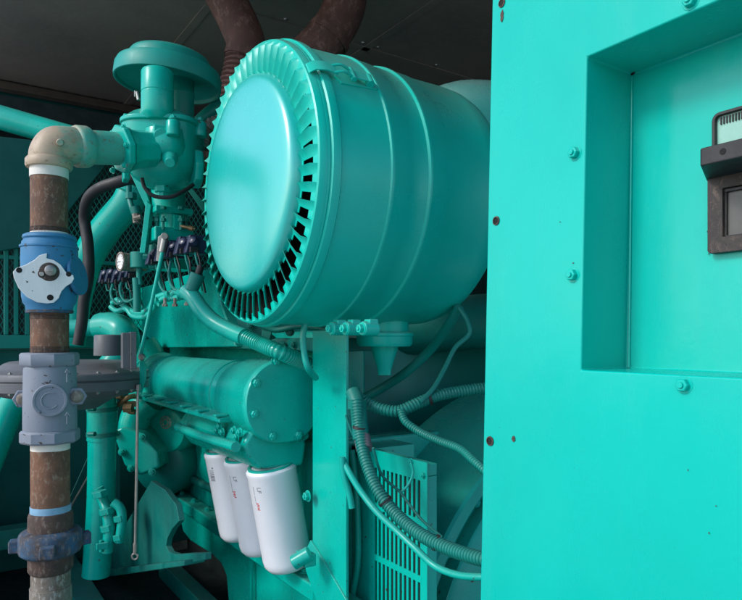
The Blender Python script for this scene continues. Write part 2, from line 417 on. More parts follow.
# ------------------------------------------------------------------ air cleaner
AT, AL, AZ = .59, 1.35, .339
ac = thing('air_cleaner', P(.85, AL, AZ-.31), 'big teal drum air cleaner with domed round front and ring of louvre slots', 'air cleaner')
O = P(0, AL, AZ)
def fbody(bm):
    lathe(bm, O, T, [(.298, .622), (.306, .624), (.308, .700), (.309, .748), (.3125, .7505), (.3130, .755), (.3104, .760), (.309, .798), (.306, .803), (.306, .846),
                     (.3105, .8495), (.3110, .854), (.3084, .859), (.307, .902), (.304, .907), (.304, 1.02), (.302, 1.05), (.295, 1.075), (.280, 1.093), (.25, 1.105), (0, 1.11)], 128)
part('drum', fbody, 'cleaner', ac)
def frim(bm):
    lathe(bm, O, T, [(.297, .5895), (.3018, .5879), (.3055, .590), (.309, .600), (.3085, .606), (.3075, .612), (.3135, .615), (.3145, .622), (.3135, .632), (.309, .636), (.300, .636), (.296, .60)], 128, closed=True)
part('front_rim', frim, 'cleaner', ac)
part('seal_band', lambda bm: lathe(bm, O, T, [(.306, .6055), (.3092, .606), (.3092, .611), (.306, .6115)], 128, closed=True), 'cleaner', ac)
# louvred ring: 54 bent flaps punched from the cover
NS = 54
def fl(bm):
    for k in range(NS):
        a0 = 2*math.pi*k/NS; a1 = a0+2*math.pi/NS
        def pt(a, r, t): return O+T*t+L*(r*math.cos(a))+UP*(r*math.sin(a))
        r0, r1 = .242, .2885
        da = a1-a0
        # seen from the yard (+L is left): slot opening on the +angle end on this side
        sub = 4
        prev = None
        for j in range(sub+1):
            f = j/sub
            a = a0+da*(1-.54*f)
            rise = .0125*(f**1.5)
            row = [bm.verts.new(pt(a, r, AT-.002-rr)) for r, rr in ((.2355, 0), (r0, rise*.85), ((r0+r1)/2, rise), (r1+.004, rise), (.3015, 0))]
            row2 = [bm.verts.new(v.co+T*.0016) for v in row]
            if prev:
                for i in range(4):
                    bm.faces.new((prev[0][i], prev[0][i+1], row[i+1], row[i])); bm.faces.new((prev[1][i], row2[i], row2[i+1], prev[1][i+1]))
            if j in (0, sub):
                for i in range(4): bm.faces.new((row[i], row[i+1], row2[i+1], row2[i]))
            prev = (row, row2)
        # narrow webs inboard and outboard of the slot
        b0 = a0; b1 = a0+da*.46
        for ra, rb in ((.2355, r0+.003), (r1-.005, .3015)):
            v = [bm.verts.new(pt(b0, ra, AT-.002)), bm.verts.new(pt(b0, rb, AT-.002)), bm.verts.new(pt(b1, rb, AT-.002)), bm.verts.new(pt(b1, ra, AT-.002))]
            w = [bm.verts.new(x.co+T*.0016) for x in v]
            bm.faces.new(v); bm.faces.new(w[::-1])
            for i in range(4): bm.faces.new((v[i], w[i], w[(i+1) % 4], v[(i+1) % 4]))
part('louvre_ring', fl, 'cleaner', ac, smooth=40)
def fdark(bm): lathe(bm, O, T, [(0, .622), (.294, .622), (.294, .60), (.296, .60), (.296, .63), (0, .63)], 64)
part('dark_interior', fdark, 'black', ac)
def fdish(bm):
    pr = [(0, .5545)]
    for i in range(1, 15):
        r = .222*i/14; pr.append((r, .5545+.0095*(i/14)**3.6))
    pr += [(.229, .5672), (.2345, .573), (.2375, .583), (.2385, .5895), (0, .5896)]
    lathe(bm, O, T, pr, 128)
part('domed_cover', fdish, 'dish', ac)
# over-centre latch on the rim, upper right
def latch(ang, par):
    a = R(ang); rad = L*math.cos(a)+UP*math.sin(a); tan = -L*math.sin(a)+UP*math.cos(a)
    def pp(t, r, s): return O+T*t+rad*r+tan*s
    def q(bm):
        # curved strap over the rim
        for s in (0,):
            pts = [pp(.590, .312, 0), pp(.600, .322, 0), pp(.622, .327, 0), pp(.648, .324, 0)]
            a_ = []
            for p in pts:
                a_.append((bm.verts.new(p+tan*.013), bm.verts.new(p-tan*.013), bm.verts.new(p-tan*.013-rad*.003), bm.verts.new(p+tan*.013-rad*.003)))
            for x, y in zip(a_, a_[1:]):
                for i in range(4): bm.faces.new((x[i], x[(i+1) % 4], y[(i+1) % 4], y[i]))
            bm.faces.new(a_[0]); bm.faces.new(a_[-1][::-1])
    l = part('latch', q, 'cleaner', par, bevel=.0006)
    part('latch_wire', lambda bm: (tube(bm, [pp(.640, .323, .011), pp(.660, .330, .010), pp(.684, .322, .009)], .0028, 8), tube(bm, [pp(.640, .323, -.011), pp(.660, .330, -.010), pp(.684, .322, -.009)], .0028, 8)), 'cleaner', l)
    part('latch_lever', lambda bm: (box(bm, pp(.700, .323, 0), (.052, .022, .003), (T, tan, rad)), cyl(bm, pp(.684, .322, -.016), pp(.684, .322, .016), .006, 12),
        cyl(bm, pp(.726, .318, -.012), pp(.726, .318, .012), .009, 14)), 'cleaner', l, bevel=.0006)
    part('latch_base', lambda bm: prism(bm, [pp(.660, .3065, .018), pp(.745, .3085, .012), pp(.752, .3085, 0), pp(.745, .3085, -.012), pp(.660, .3065, -.018), pp(.650, .3065, 0)], rad*.004), 'cleaner', l, bevel=.0008)
latch(146, ac)
# drain cup below
DC = P(.95, AL, 0)
dz = AZ-.303
part('drain_neck', lambda bm: lathe(bm, DC+UP*(dz+.01), -UP, [(0, 0), (.062, 0), (.062, .035), (0, .035)], 40), 'cleaner', ac)
part('drain_ring', lambda bm: lathe(bm, DC+UP*(dz-.020), -UP, [(0, 0), (.070, 0), (.074, .004), (.074, .010), (.071, .013), (.071, .030), (.066, .037), (0, .037)], 48), 'cleaner', ac)
def fvalve(bm):     # rubber-lipped cone that flattens at the tip
    rings = []
    for i, (r, h, fl_) in enumerate(((.036, 0, 1), (.033, .012, 1), (.024, .038, .9), (.018, .058, .65), (.016, .070, .35), (.0165, .074, .3))):
        rings.append([bm.verts.new(DC+UP*(dz-.056-h)+RGT*(r*math.cos(a))+FWD*(r*fl_*math.sin(a))) for a in [2*math.pi*k/28 for k in range(28)]])
    for A, Bq in zip(rings, rings[1:]):
        for k in range(28): bm.faces.new((A[k], A[(k+1) % 28], Bq[(k+1) % 28], Bq[k]))
    bm.faces.new(rings[-1]); bm.faces.new(rings[0][::-1])
part('drain_valve', fvalve, 'cleaner', ac)
for t, l in ((.74, 1.42), (.74, 1.36), (.80, 1.30)):
    pass
# mounting feet bolts under the drum
for px in (331, 345, 362):
    q0 = onT(px, 328.5, .70)
    lgm = part('mount_lug', lambda bm: (cyl(bm, q0, q0+T*.035, .0145, 24), box(bm, q0+T*.022+UP*.009, (.022, .022, .02))), 'cleaner', ac, bevel=.003)
    bolt(q0, -T, .0095, lgm, 'cleaner')
# outlet elbow behind the drum
oe = thing('intake_duct', at(475, 140, 2.1), 'pale turquoise intake duct elbow leaving the back of the drum air cleaner', 'duct')
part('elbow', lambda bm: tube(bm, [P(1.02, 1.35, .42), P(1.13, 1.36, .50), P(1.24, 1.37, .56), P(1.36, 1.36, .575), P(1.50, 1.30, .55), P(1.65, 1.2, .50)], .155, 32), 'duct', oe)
part('clamp_band', lambda bm: lathe(bm, P(1.36, 1.36, .575), Vector((1, -.25, -.08)), [(.156, 0), (.161, .001), (.161, .016), (.156, .017)], 40, closed=True), 'steel', oe)
# support post
post = thing('support_post', P(.80, 1.38, -1.0), 'flat teal vertical support post under the drum air cleaner', 'post')
pl = onT(312.5, 400, .80).y; pr = onT(346, 400, .80).y
part('post_plate', lambda bm: box2(bm, P(.80, pr, -1.0), P(.808, pl, .019)), 'teal', post, bevel=.0015)
part('post_flange', lambda bm: box2(bm, P(.8085, pl-.008, -1.0), P(.87, pl, .018)), 'teal', post, bevel=.0015)
def gus(bm):
    a = [onT(346, 600, .795), onT(318, 552, .795), onT(310, 540, .795), onT(303, 556, .795), onT(306, 572, .795), onT(330, 640, .795), onT(346, 650, .795)]
    prism(bm, a, T*.008)
part('post_gusset', gus, 'teal', post, bevel=.002)
bolt(onT(308, 496, .78), -T, .011, post, 'teal')
def bracketfoot(bm):
    cyl(bm, at(293, 563, 1.55), at(310, 553, 1.55), .018, 16); box(bm, at(306, 558, 1.57), (.03, .05, .03))
part('post_clamp', bracketfoot, 'teal', post, bevel=.003)

# ------------------------------------------------------------------ exhaust pipes in the ceiling
ex = thing('exhaust_pipe', at(236, 90, 2.35), 'brown wrapped exhaust pipe with bellows, left of the two under the ceiling', 'exhaust pipe', 'exhaust pipes under the ceiling')
d = 2.35
part('pipe', lambda bm: tube(bm, [at(200, -60, d), at(222, -10, d), at(238, 22, d), at(246, 44, d), at(243, 60, d)], .070, 28), 'wrap', ex)
part('bellows', lambda bm: corr(bm, [at(244, 54, d), at(240, 75, d), at(233, 105, d), at(230, 135, d)], .064, .018, .16, 28), 'wrap', ex)
ex2 = thing('exhaust_pipe', at(290, 90, 2.35), 'brown elbowed exhaust pipe with clamp band above the drum air cleaner', 'exhaust pipe', 'exhaust pipes under the ceiling')
part('pipe', lambda bm: tube(bm, [at(352, -60, d), at(347, -12, d), at(341, 15, d), at(325, 40, d), at(300, 64, d), at(270, 90, d)], .077, 28), 'wrap', ex2)
cdir = (at(318, 50, d)-at(334, 26, d)).normalized()
part('clamp_band', lambda bm: lathe(bm, at(329, 36, d)-cdir*.01, cdir, [(.077, 0), (.082, .001), (.082, .020), (.077, .021)], 40, closed=True), 'wrap', ex2)

# ------------------------------------------------------------------ gas line, left
gx = 49.2; GD = 1.6
def gp(py, px=None): return at(gx+(py-170)*.004 if px is None else px, py, GD)
gl = thing('gas_pipe', gp(640), 'rusty vertical gas pipe with beige elbow on top at the far left', 'pipe')
def vcyl(name, y0, y1, rpx, mat, parent, extra=None, n=40, bevel=.0008, lump=0):
    r = rpx*GD/F
    def f(bm): lathe(bm, gp(y1), gp(y0)-gp(y1), [(0, 0), (r, 0), (r, (gp(y0)-gp(y1)).length), (0, (gp(y0)-gp(y1)).length)], n)
    return part(name, f, mat, parent, bevel=bevel, lump=lump)
e0 = gp(164); e3 = at(126, 149, 1.74)
ec = at(50, 148, GD)
def felbow(bm):
    dirx = (e3-at(66, 149, 1.63)).normalized()
    c0 = gp(166); c1 = gp(150)
    p = [gp(167), gp(160), at(50, 154, GD), at(55, 146.5, 1.607), at(62, 145.5, 1.615), at(72, 146, 1.635), at(85, 147, 1.66)]
    q = catmull(p, 6)
    sweep(bm, q, [.0465]*len(q), 32)
    u = (gp(150)-gp(175)).normalized()
    lathe(bm, gp(169), u, [(.044, 0), (.051, .001), (.0535, .006), (.0535, .019), (.050, .024), (.044, .025)], 40)
    dd = (at(90, 147.5, 1.67)-at(75, 146.5, 1.64)).normalized()
    lathe(bm, at(74, 146.3, 1.638), dd, [(.044, 0), (.050, .003), (.0525, .008), (.0525, .030), (.050, .036), (.040, .037)], 40)
part('elbow', felbow, 'beige', gl)
part('elbow_plug', lambda bm: (cyl(bm, at(60, 142.5, 1.575), at(60, 142.5, 1.548), .009, 14, .007)), 'beige', gl)
part('nipple', lambda bm: sweep(bm, [at(82, 147, 1.655), at(105, 148, 1.70), at(128, 149.5, 1.75)], .043, 36), 'beige', gl)
vcyl('thread_tape', 167, 178.5, 17.9, 'tape', gl, lump=.0008)
vcyl('upper_pipe', 176, 240, 17.2, 'rust', gl)
vcyl('thread_sealant', 233, 236.5, 17.9, 'tape', gl, lump=.001)
vcyl('middle_pipe', 305, 358, 17.6, 'rust', gl)
vcyl('lower_tape', 438, 449.5, 18.2, 'tape', gl, lump=.0008)
vcyl('lower_pipe', 445, 512, 18.0, 'rust', gl)
vcyl('blue_seal', 504.5, 512, 18.8, 'bluetape', gl, lump=.001)
vcyl('galvanised_nipple', 568, 587, 18.2, 'galv', gl)
vcyl('galvanised_collar', 585.5, 680, 19.3, 'galv', gl)
for y0, y1, rp in ((346.5, 353, 17.0), (228, 234, 16.6), (314, 319, 17.0)):
    part('pipe_thread', lambda bm: corr(bm, [gp(y1), gp(y0)], (rp+1.1)*GD/F, .0032, .03, 36), 'rust2', gl)
# blue valve
bv = thing('ball_valve', gp(313), 'blue gas valve with silver slotted plate on the rusty vertical pipe', 'valve')
s = GD/F
def fbv(bm):
    h = [(0, 0)]
    for y, r in ((313, 19), (312, 21), (306, 22), (303, 24.3), (296, 25.5), (262, 26.3), (249, 26), (243, 25.2), (240.5, 23.5), (239, 25), (236.5, 24.5), (235, 22)):
        h.append((r*s, (313-y)*s))
    h.append((0, (313-235)*s))
    lathe(bm, gp(313), UP, h, 48)
part('valve_body', fbv, 'blue', bv, lump=.0008, smooth=30)
part('side_boss', lambda bm: (cyl(bm, at(72, 277, 1.61), at(77, 276, 1.61), 15*s, 28, 14*s), cyl(bm, at(76, 276, 1.61), at(79.5, 275.5, 1.61), 20*s, 28, 19.5*s)), 'blue', bv, bevel=.002)
part('casting_rings', lambda bm: lathe(bm, gp(249), UP, [(.060, 0), (.0665, .0005), (.0665, .006), (.060, .0065)], 48, closed=True), 'blue', bv, bevel=.001)
part('rusty_foot', lambda bm: lathe(bm, gp(313.5), UP, [(.045, 0), (.0535, .001), (.0545, .007), (.050, .009)], 40, closed=True), 'bluerust', bv, lump=.001)
nf = -(FWD*1.0+RGT*(-.49)).normalized()          # towards the viewer
uR = UP.cross(nf).normalized(); 
if uR.dot(RGT) < 0: uR = -uR
PC = at(46, 280, GD-.048-.012)
def Q(px, py, off=0): return PC+uR*((px-46)*s*.965)+UP*((280-py)*s*.965)+nf*off
part('valve_stem_boss', lambda bm: cyl(bm, Q(47, 279, -.03), Q(47, 279, -.002), 15*s, 28), 'blue', bv, bevel=.001)
pp_ = [(47, 253.5), (46.5, 258.5), (53, 260), (59, 264), (63, 270), (65.5, 273.5), (70.5, 274), (71.5, 278), (69, 282.5), (64, 286), (60, 291), (57.5, 298), (53, 302.5), (47, 303.5), (38, 302.5), (29, 297.5), (22, 289), (18, 279), (17.2, 273.5), (20, 269.5), (28, 266), (36, 260.5), (40, 256)]
def fplate(bm): prism(bm, [Q(x, y) for x, y in pp_], nf*.006)
pt_ = part('handle_plate', fplate, 'silver', bv, bevel=.0012)
for x, y, r in ((22.5, 271.5, 2.6), (49.8, 297.5, 2.9), (66.5, 273.5, 2.5)):
    part('plate_hole', lambda bm: lathe(bm, Q(x, y, .0061), nf, [(0, 0), (r*s, 0), (r*s, .0004), (0, .0004)], 16), 'black', pt_)
part('stem_recess', lambda bm: (lathe(bm, Q(49, 272, .0062), nf, [(0, 0), (9*s, 0), (8.6*s, .0006), (0, .0006)], 28), lathe(bm, Q(43.2, 274.2, .0060), nf, [(0, 0), (4.4*s, 0), (4.2*s, .0006), (0, .0006)], 20)), 'rust2', pt_)
part('valve_stem', lambda bm: (lathe(bm, Q(50, 270.8, .0064), nf, [(0, 0), (5.4*s, 0), (5.2*s, .008), (3.5*s, .010), (0, .010)], 20), box(bm, Q(50, 270.8, .0165), (4.5*s, 2.4*s, .006), (uR, UP, nf))), 'steel', bv, bevel=.0005)
part('stem_pin', lambda bm: cyl(bm, Q(42.2, 274.5, .006), Q(42.2, 274.5, .011), 2.2*s, 12), 'steel', bv, bevel=.0005)
# grey check valve
cv = thing('check_valve', gp(442), 'light grey check valve with round disc emblem and hexagonal ends on the rusty pipe', 'valve')
def hexend(y0, y1, rp):
    return lambda bm: lathe(bm, gp(y1)+UP*0, UP, [(0, 0), (rp*s*.94, 0), (rp*s, (y1-y0)*s*.15), (rp*s, (y1-y0)*s*.85), (rp*s*.94, (y1-y0)*s), (0, (y1-y0)*s)], 8)
part('upper_hex', hexend(352.5, 366, 27.5), 'grey', cv, bevel=.0012)
part('lower_hex', hexend(429, 442, 27.8), 'grey', cv, bevel=.0012)
part('valve_body', lambda bm: lathe(bm, gp(432), UP, [(0, 0), (24*s, 0), (24.8*s, .01), (24.8*s, 30*s), (24.2*s, 62*s), (23*s, 68*s), (0, 68*s)], 48), 'grey', cv, bevel=.001, lump=.0008)
vc = at(50, 400.5, GD-.0605)
emb = part('disc_boss', lambda bm: (lathe(bm, vc-nf*.03, nf, [(0, 0), (15.8*s, 0), (15.8*s, .0315), (15.0*s, .0335), (13.2*s, .0335), (12.8*s, .0318), (0, .0318)], 48)), 'grey', cv, bevel=.0005)
def cmark(bm):
    pts = []
    for i in range(26):
        a = R(60+i*10.4); pts.append(vc+nf*.0025+uR*(7.6*s*math.cos(a))+UP*(7.6*s*math.sin(a)))
    sweep(bm, pts, .0018, 8)
part('letter_c', cmark, 'grey', emb)
def arrow(y0, y1, dn):
    def f(bm):
        x = 67; a = at(x, y0, GD-.0485); b = at(x, y1, GD-.0485)
        sweep(bm, [a, b], .0014, 8); k = b if dn else a; sg = 1 if dn else -1
        sweep(bm, [k+uR*.006+UP*.009*sg, k, k-uR*.004+UP*.009*sg], .0014, 8)
    return f
part('flow_arrow', arrow(369, 382, False), 'grey', cv); part('flow_arrow', arrow(412, 424, False), 'grey', cv)
for px, py in ((22.8, 399), (77, 396.5)):
    sgn = 1 if px > 50 else -1
    c = at(px, py, GD-.012)
    lg = part('side_lug', lambda bm: (lathe(bm, c-nf*.022, nf, [(0, 0), (9.6*s, 0), (9.6*s, .020), (8.8*s, .022), (0, .022)], 6), box(bm, c-nf*.012-uR*sgn*.012, (.022, .022, .018), (uR, UP, nf))), 'grey', cv, bevel=.0012)
    part('lug_bolt', lambda bm: lathe(bm, c, nf, [(0, 0), (6*s, 0), (6*s, .004), (5*s, .0065), (2*s, .008), (0, .008)], 24), 'galv', lg, bevel=.0005)
# hammer union
hu = thing('pipe_union', gp(571), 'brown hammer union coupling with lugged nut and worn blue paint near the pipe foot', 'pipe union')
part('upper_collar', lambda bm: lathe(bm, gp(531), UP, [(0, 0), (20.8*s, 0), (20.8*s, 16*s), (19.5*s, 20*s), (0, 20*s)], 40), 'rust2', hu, bevel=.0015, lump=.0008)
part('lower_collar', lambda bm: lathe(bm, gp(571), UP, [(0, 0), (19*s, 0), (20.8*s, 3*s), (20.8*s, 18*s), (0, 18*s)], 40), 'rust2', hu, bevel=.0015, lump=.0008)
def fnut(bm):
    lathe(bm, gp(553.5), UP, [(0, 0), (24.5*s, 0), (28.5*s, 3*s), (29.3*s, 6*s), (29.3*s, 19*s), (28*s, 22.5*s), (23*s, 25*s), (0, 25*s)], 48)
    for a, w in ((8, .03), (172, .03), (-95, .034), (90, .03)):
        ar = R(a); dr = uR*math.cos(ar)+nf*(-math.sin(ar)); tn = dr.cross(UP)
        c = gp(543)+dr*(31.5*s)
        box(bm, c, (.028, w, .030), (dr, tn, UP))
part('lug_nut', fnut, 'bluerust', hu, bevel=.004, seg=2, lump=.0012)

# ------------------------------------------------------------------ dark gas regulator
rg = thing('gas_regulator', at(70, 392, 1.95), 'dark grey disc shaped gas pressure regulator behind the rusty vertical pipe', 'regulator')
rc = at(68, 378, 1.97); q_ = 1.97/F
def frg(bm):
    lathe(bm, rc, UP, [(0, -30*q_), (28*q_, -30*q_), (44*q_, -20*q_), (66*q_, -14*q_), (70*q_, -10*q_), (77*q_, -9.5*q_), (77.5*q_, -.8*q_), (75.5*q_, -.6*q_), (75.5*q_, .6*q_), (77.5*q_, .8*q_), (77.5*q_, 5*q_), (76*q_, 7*q_), (68*q_, 9*q_),
                       (62*q_, 11*q_), (57*q_, 15*q_), (52*q_, 17*q_), (0, 18*q_)], 80)
part('diaphragm_case', frg, 'dgrey', rg, bevel=.001)
part('spring_tower', lambda bm: lathe(bm, at(109, 352, 1.86), UP, [(0, -.01), (.041, -.01), (.040, .045), (.037, .049), (0, .05)], 40), 'dgrey', rg, bevel=.001)
part('square_flange', lambda bm: [box(bm, at(125.5, 350.5, 1.80), (.020, .052, .098), (uR, nf, UP)), box(bm, at(132.5, 350.5, 1.80), (.016, .052, .102), (uR, nf, UP))], 'dgrey', rg, bevel=.002)
for i in range(24):
    a = 2*math.pi*i/24
    p = rc+RGT*(73*q_*math.cos(a))+FWD*(73*q_*math.sin(a))
    if (p-EYE).dot(FWD) < 2.02: bolt(p+UP*(6.6*q_), UP, .006, rg, 'steel'); bolt(p-UP*(9.6*q_), -UP, .006, rg, 'steel', 'nut')

# ------------------------------------------------------------------ gas mixer with round cap
mx = thing('gas_mixer', at(165, 200, 1.88), 'teal cast gas mixer body with bolted lid between the beige elbow and the drum', 'gas mixer')
MD = 1.88; m_ = MD/F
def mp(px, py, dd=0): return at(px, py, MD+dd)
def loft(bm, secs, n=48, e=3.2):      # rounded-square sections: (centre, half width, half depth)
    rings = []
    for c, a, b in secs:
        rg_ = []
        for k in range(n):
            t = 2*math.pi*k/n; ct, s_ = math.cos(t), math.sin(t)
            rg_.append(bm.verts.new(c+RGT*(a*math.copysign(abs(ct)**(2/e), ct))+FWD*(b*math.copysign(abs(s_)**(2/e), s_))))
        rings.append(rg_)
    for A, Bq in zip(rings, rings[1:]):
        for k in range(n): bm.faces.new((A[k], A[(k+1) % n], Bq[(k+1) % n], Bq[k]))
    bm.faces.new(rings[0]); bm.faces.new(rings[-1])
def fmix(bm):
    loft(bm, [(mp(164, 131), 37*m_, .105), (mp(164, 146), 37*m_, .105), (mp(164, 162), 36*m_, .10), (mp(164, 172), 33*m_, .092), (mp(163, 180), 26*m_, .075), (mp(163, 187), 16*m_, .05), (mp(163, 190), 6*m_, .02)])
part('mixer_body', fmix, 'teal', mx, smooth=60, lump=.0015)
part('front_bulge', lambda bm: loft(bm, [(mp(168, 134, -.05), 20*m_, .07), (mp(168, 150, -.055), 20*m_, .078), (mp(169, 158, -.05), 18*m_, .07), (mp(170, 166, -.04), 12*m_, .045), (mp(170, 169, -.03), 5*m_, .02)], e=2.6), 'teal', mx, smooth=60)
part('inlet_flange', lambda bm: (lathe(bm, at(118.5, 149, 1.722), (e3-at(66, 149, 1.63)).normalized(), [(0, 0), (.062, 0), (.064, .004), (.064, .018), (.060, .022), (.052, .05), (.050, .10), (0, .10)], 8)), 'teal', mx, bevel=.005)
for ox, oy in ((-.6, .9), (.6, .9), (.9, 0), (.6, -.9), (-.6, -.9), (-.9, 0)):
    _d = (e3-at(66, 149, 1.63)).normalized(); _s = UP.cross(_d).normalized()
    bolt(at(118.5, 149, 1.722)+_s*(.056*ox)+UP*(.056*oy), -_d, .007, mx, 'teal')
part('flange_ear', lambda bm: (box(bm, mp(126, 122, -.02), (.018, .05, .035), (uR, nf, UP)), box(bm, mp(126, 176, -.02), (.018, .05, .03), (uR, nf, UP))), 'teal', mx, bevel=.004)
def flid(bm):
    loft(bm, [(mp(165, 131.5), 36*m_, .104), (mp(165, 130.5), 39*m_, .113), (mp(165, 126.5), 39*m_, .113), (mp(165, 125), 36*m_, .104), (mp(164, 119), 28*m_, .085), (mp(163, 114), 18*m_, .06)])
    for px, py, dd in ((136, 127, -.07), (173, 130, -.125), (200, 131, -.03), (148, 121, .0)):
        lathe(bm, mp(px, py+6, dd), UP, [(0, 0), (6*m_, 0), (6.4*m_, 2*m_), (6.4*m_, 13*m_), (5*m_, 15*m_), (0, 15*m_)], 20)
ld = part('mixer_lid', flid, 'teal', mx, bevel=.003)
for px, py, dd in ((136, 117, -.07), (173, 119, -.125), (200, 121, -.03)): bolt(mp(px, py, dd), UP, .009, ld, 'teal')
part('front_tongue', lambda bm: (box(bm, mp(161, 131, -.118), (.040, .016, .030), (uR, nf, UP)), cyl(bm, mp(161, 136, -.126), mp(161, 136, -.108), .020, 24)), 'teal', mx, bevel=.004)
part('front_boss', lambda bm: cyl(bm, mp(170, 158, -.10), mp(170, 163, -.135), .022, 20, .014), 'teal', mx, bevel=.003)
part('drain_plug', lambda bm: lathe(bm, mp(162, 186, -.02), Vector((0, 0, -1)), [(0, 0), (.022, 0), (.022, .018), (.015, .02), (.015, .034), (0, .034)], 6), 'teal', mx, bevel=.002)
part('outlet_flange', lambda bm: (lathe(bm, mp(192, 168, -.02), uR, [(0, 0), (.056, 0), (.058, .004), (.058, .020), (.052, .026), (0, .026)], 8)), 'teal', mx, bevel=.005)
cn = thing('canister', mp(157, 115, -.05), 'small teal cylinder canister standing on the gas mixer lid under the round cap', 'canister')
part('canister_body', lambda bm: lathe(bm, mp(157.5, 116, -.09), UP, [(0, -.012), (.030, -.012), (.041, .0), (.0435, .006), (.0435, .060), (.0418, .062), (.0435, .064), (.0435, .118), (.040, .124), (0, .124)], 40), 'teal', cn, bevel=.001)
nk = thing('intake_neck', mp(185, 125, .06), 'dusty grey green neck tube carrying the round cap above the gas mixer', 'tube')
part('neck_tube', lambda bm: lathe(bm, mp(181, 132, .05), UP, [(0, 0), (.038, 0), (.038, .105), (.0395, .107), (.0395, .112), (.038, .114), (.038, .235), (0, .235)], 36), 'tealdull', nk)
cap = thing('round_cap', mp(168, 62, .06), 'wide round teal mushroom cap over the gas mixer under the sooty ceiling', 'cap')
cc = at(168, 85.5, 1.93); c_ = 1.93/F
tilt = Matrix.Rotation(R(5), 3, FWD)
def fcap(bm):
    ax = tilt @ UP
    lathe(bm, cc, ax, [(0, 6*c_), (43*c_, 6*c_), (48.5*c_, 3*c_), (49.5*c_, 0), (50.5*c_, -.4*c_), (51.5*c_, 0), (51.8*c_, 3*c_), (51.3*c_, 12*c_), (49.5*c_, 16*c_), (42*c_, 17.5*c_), (40*c_, 19*c_), (39.5*c_, 25*c_), (37.5*c_, 28*c_), (30*c_, 31*c_), (18*c_, 33*c_), (0, 34*c_)], 72)
part('cap_shell', fcap, paint('teal_enamel_grimy', (.0, .27, .23), (.005, .20, .17), .45, .3, spots=True), cap)
part('wing_screw', lambda bm: (cyl(bm, at(137, 92, 1.86), at(139, 100, 1.86), .006, 10), box(bm, at(136.5, 94, 1.86), (.012, .006, .018))), 'steel', cap, bevel=.001)
# right side pipe piece from mixer towards drum
sp = thing('short_pipe', at(200, 190, 1.9), 'short rust brown pipe stub between the gas mixer and the drum air cleaner', 'pipe')
part('pipe', lambda bm: sweep(bm, [mp(197, 168), mp(225, 166, .06)], .047, 24), 'rust', sp)
dh = thing('breather_hose', at(210, 130, 2.0), 'pale ribbed breather hose curving up behind the slotted drum rim', 'hose')
part('hose', lambda bm: corr(bm, [at(203, 145, 2.0), at(205, 131, 2.0), at(213, 123, 2.0), at(228, 119, 2.02)], .020, .012, .15, 16), 'galv', dh)
tb = thing('branch_tube', at(205, 120, 2.05), 'teal branch tube rising from the mixer lid behind the drum rim', 'tube')
part('tube', lambda bm: tube(bm, [at(196, 126, 2.05), at(210, 113, 2.05), at(232, 97, 2.08)], .022, 16), 'tealdull', tb)

# throttle column below mixer
th = thing('throttle_body', at(170, 245, 2.02), 'teal throttle column with square bolted flanges under the gas mixer', 'throttle body')
TD = 2.02; t_ = TD/F
def tp(px, py, dd=0): return at(px, py, TD+dd)
part('column', lambda bm: lathe(bm, tp(168, 212), UP, [(0, 0), (16.5*t_, 0), (16.5*t_, 44*t_), (0, 44*t_)], 36), 'teal', th)
part('upper_flange', lambda bm: box(bm, tp(170, 212.5), (.115, .10, .020)), 'teal', th, bevel=.004)
part('middle_column', lambda bm: (lathe(bm, tp(170, 231), UP, [(0, 0), (12.5*t_, 0), (12.5*t_, 18*t_), (0, 18*t_)], 28), box(bm, tp(176, 223, -.03), (.018, .03, .045))), 'teal', th)
part('lower_flange', lambda bm: box(bm, tp(170, 236.5), (.120, .10, .042)), 'teal', th, bevel=.005)
part('manifold_neck', lambda bm: (lathe(bm, tp(170, 270, .15), UP, [(0, 0), (.065, 0), (.055, .08), (.055, .12), (0, .12)], 28)), 'teal', th, lump=.003)
for px, dd in ((157, -.03), (163, -.06), (181, -.05), (186, -.0)):
    part('stud', lambda bm: (cyl(bm, tp(px, 230, dd), tp(px, 216, dd), .0048, 8), lathe(bm, tp(px, 218.5, dd), -UP, [(0, 0), (.0095, 0), (.0095, .009), (0, .009)], 6), lathe(bm, tp(px, 209.5, dd), UP, [(0, 0), (.0095, 0), (.0095, .009), (0, .009)], 6)), 'tealdull', th)
part('spring_pin', lambda bm: (cyl(bm, tp(180, 226, -.05), tp(195, 229, -.05), .005, 10), cyl(bm, tp(189, 228, -.05), tp(193, 229, -.05), .008, 10)), 'brass', th)
part('butterfly_lever', lambda bm: (prism(bm, [tp(158, 237, -.09), tp(165, 233, -.09), tp(169, 236, -.09), tp(166, 250, -.09), tp(160, 262, -.09), tp(156, 261, -.09)], nf*.005), cyl(bm, tp(164.5, 236, -.085), tp(164.5, 236, -.115), .010, 12)), 'steel', th, bevel=.001)
st = thing('bracket_strut', at(142, 252, 2.0), 'long teal flat strut slanting down beside the throttle column', 'bracket')
part('upper_arm', lambda bm: prism(bm, [at(129, 171, 1.98), at(140, 173, 1.98), at(151, 206, 1.98), at(146, 208, 1.98)], FWD*.03), 'teal', st, bevel=.002)
part('lower_arm', lambda bm: prism(bm, [at(146, 200, 1.97), at(151, 205, 1.97), at(145, 253, 1.97), at(139.5, 253, 1.97)], FWD*.03), 'teal', st, bevel=.002)
st2 = thing('bracket_strut', at(200, 225, 2.1), 'short teal strut slanting right from the throttle column to the drum', 'bracket')
part('arm', lambda bm: prism(bm, [at(183, 184, 2.12), at(190, 186, 2.12), at(222, 224, 2.12), at(215, 228, 2.12)], FWD*.03), 'tealdull', st2, bevel=.002)
def hose(name, label, cat, pts, r, mat, corrp=0, n=14, group=None, base=None, pname=None):
    bm = B()
    if corrp: corr(bm, pts, r, corrp, .14, n)
    else: tube(bm, pts, r, n)
    return tag(finish(name, bm, mat), label, cat, group)
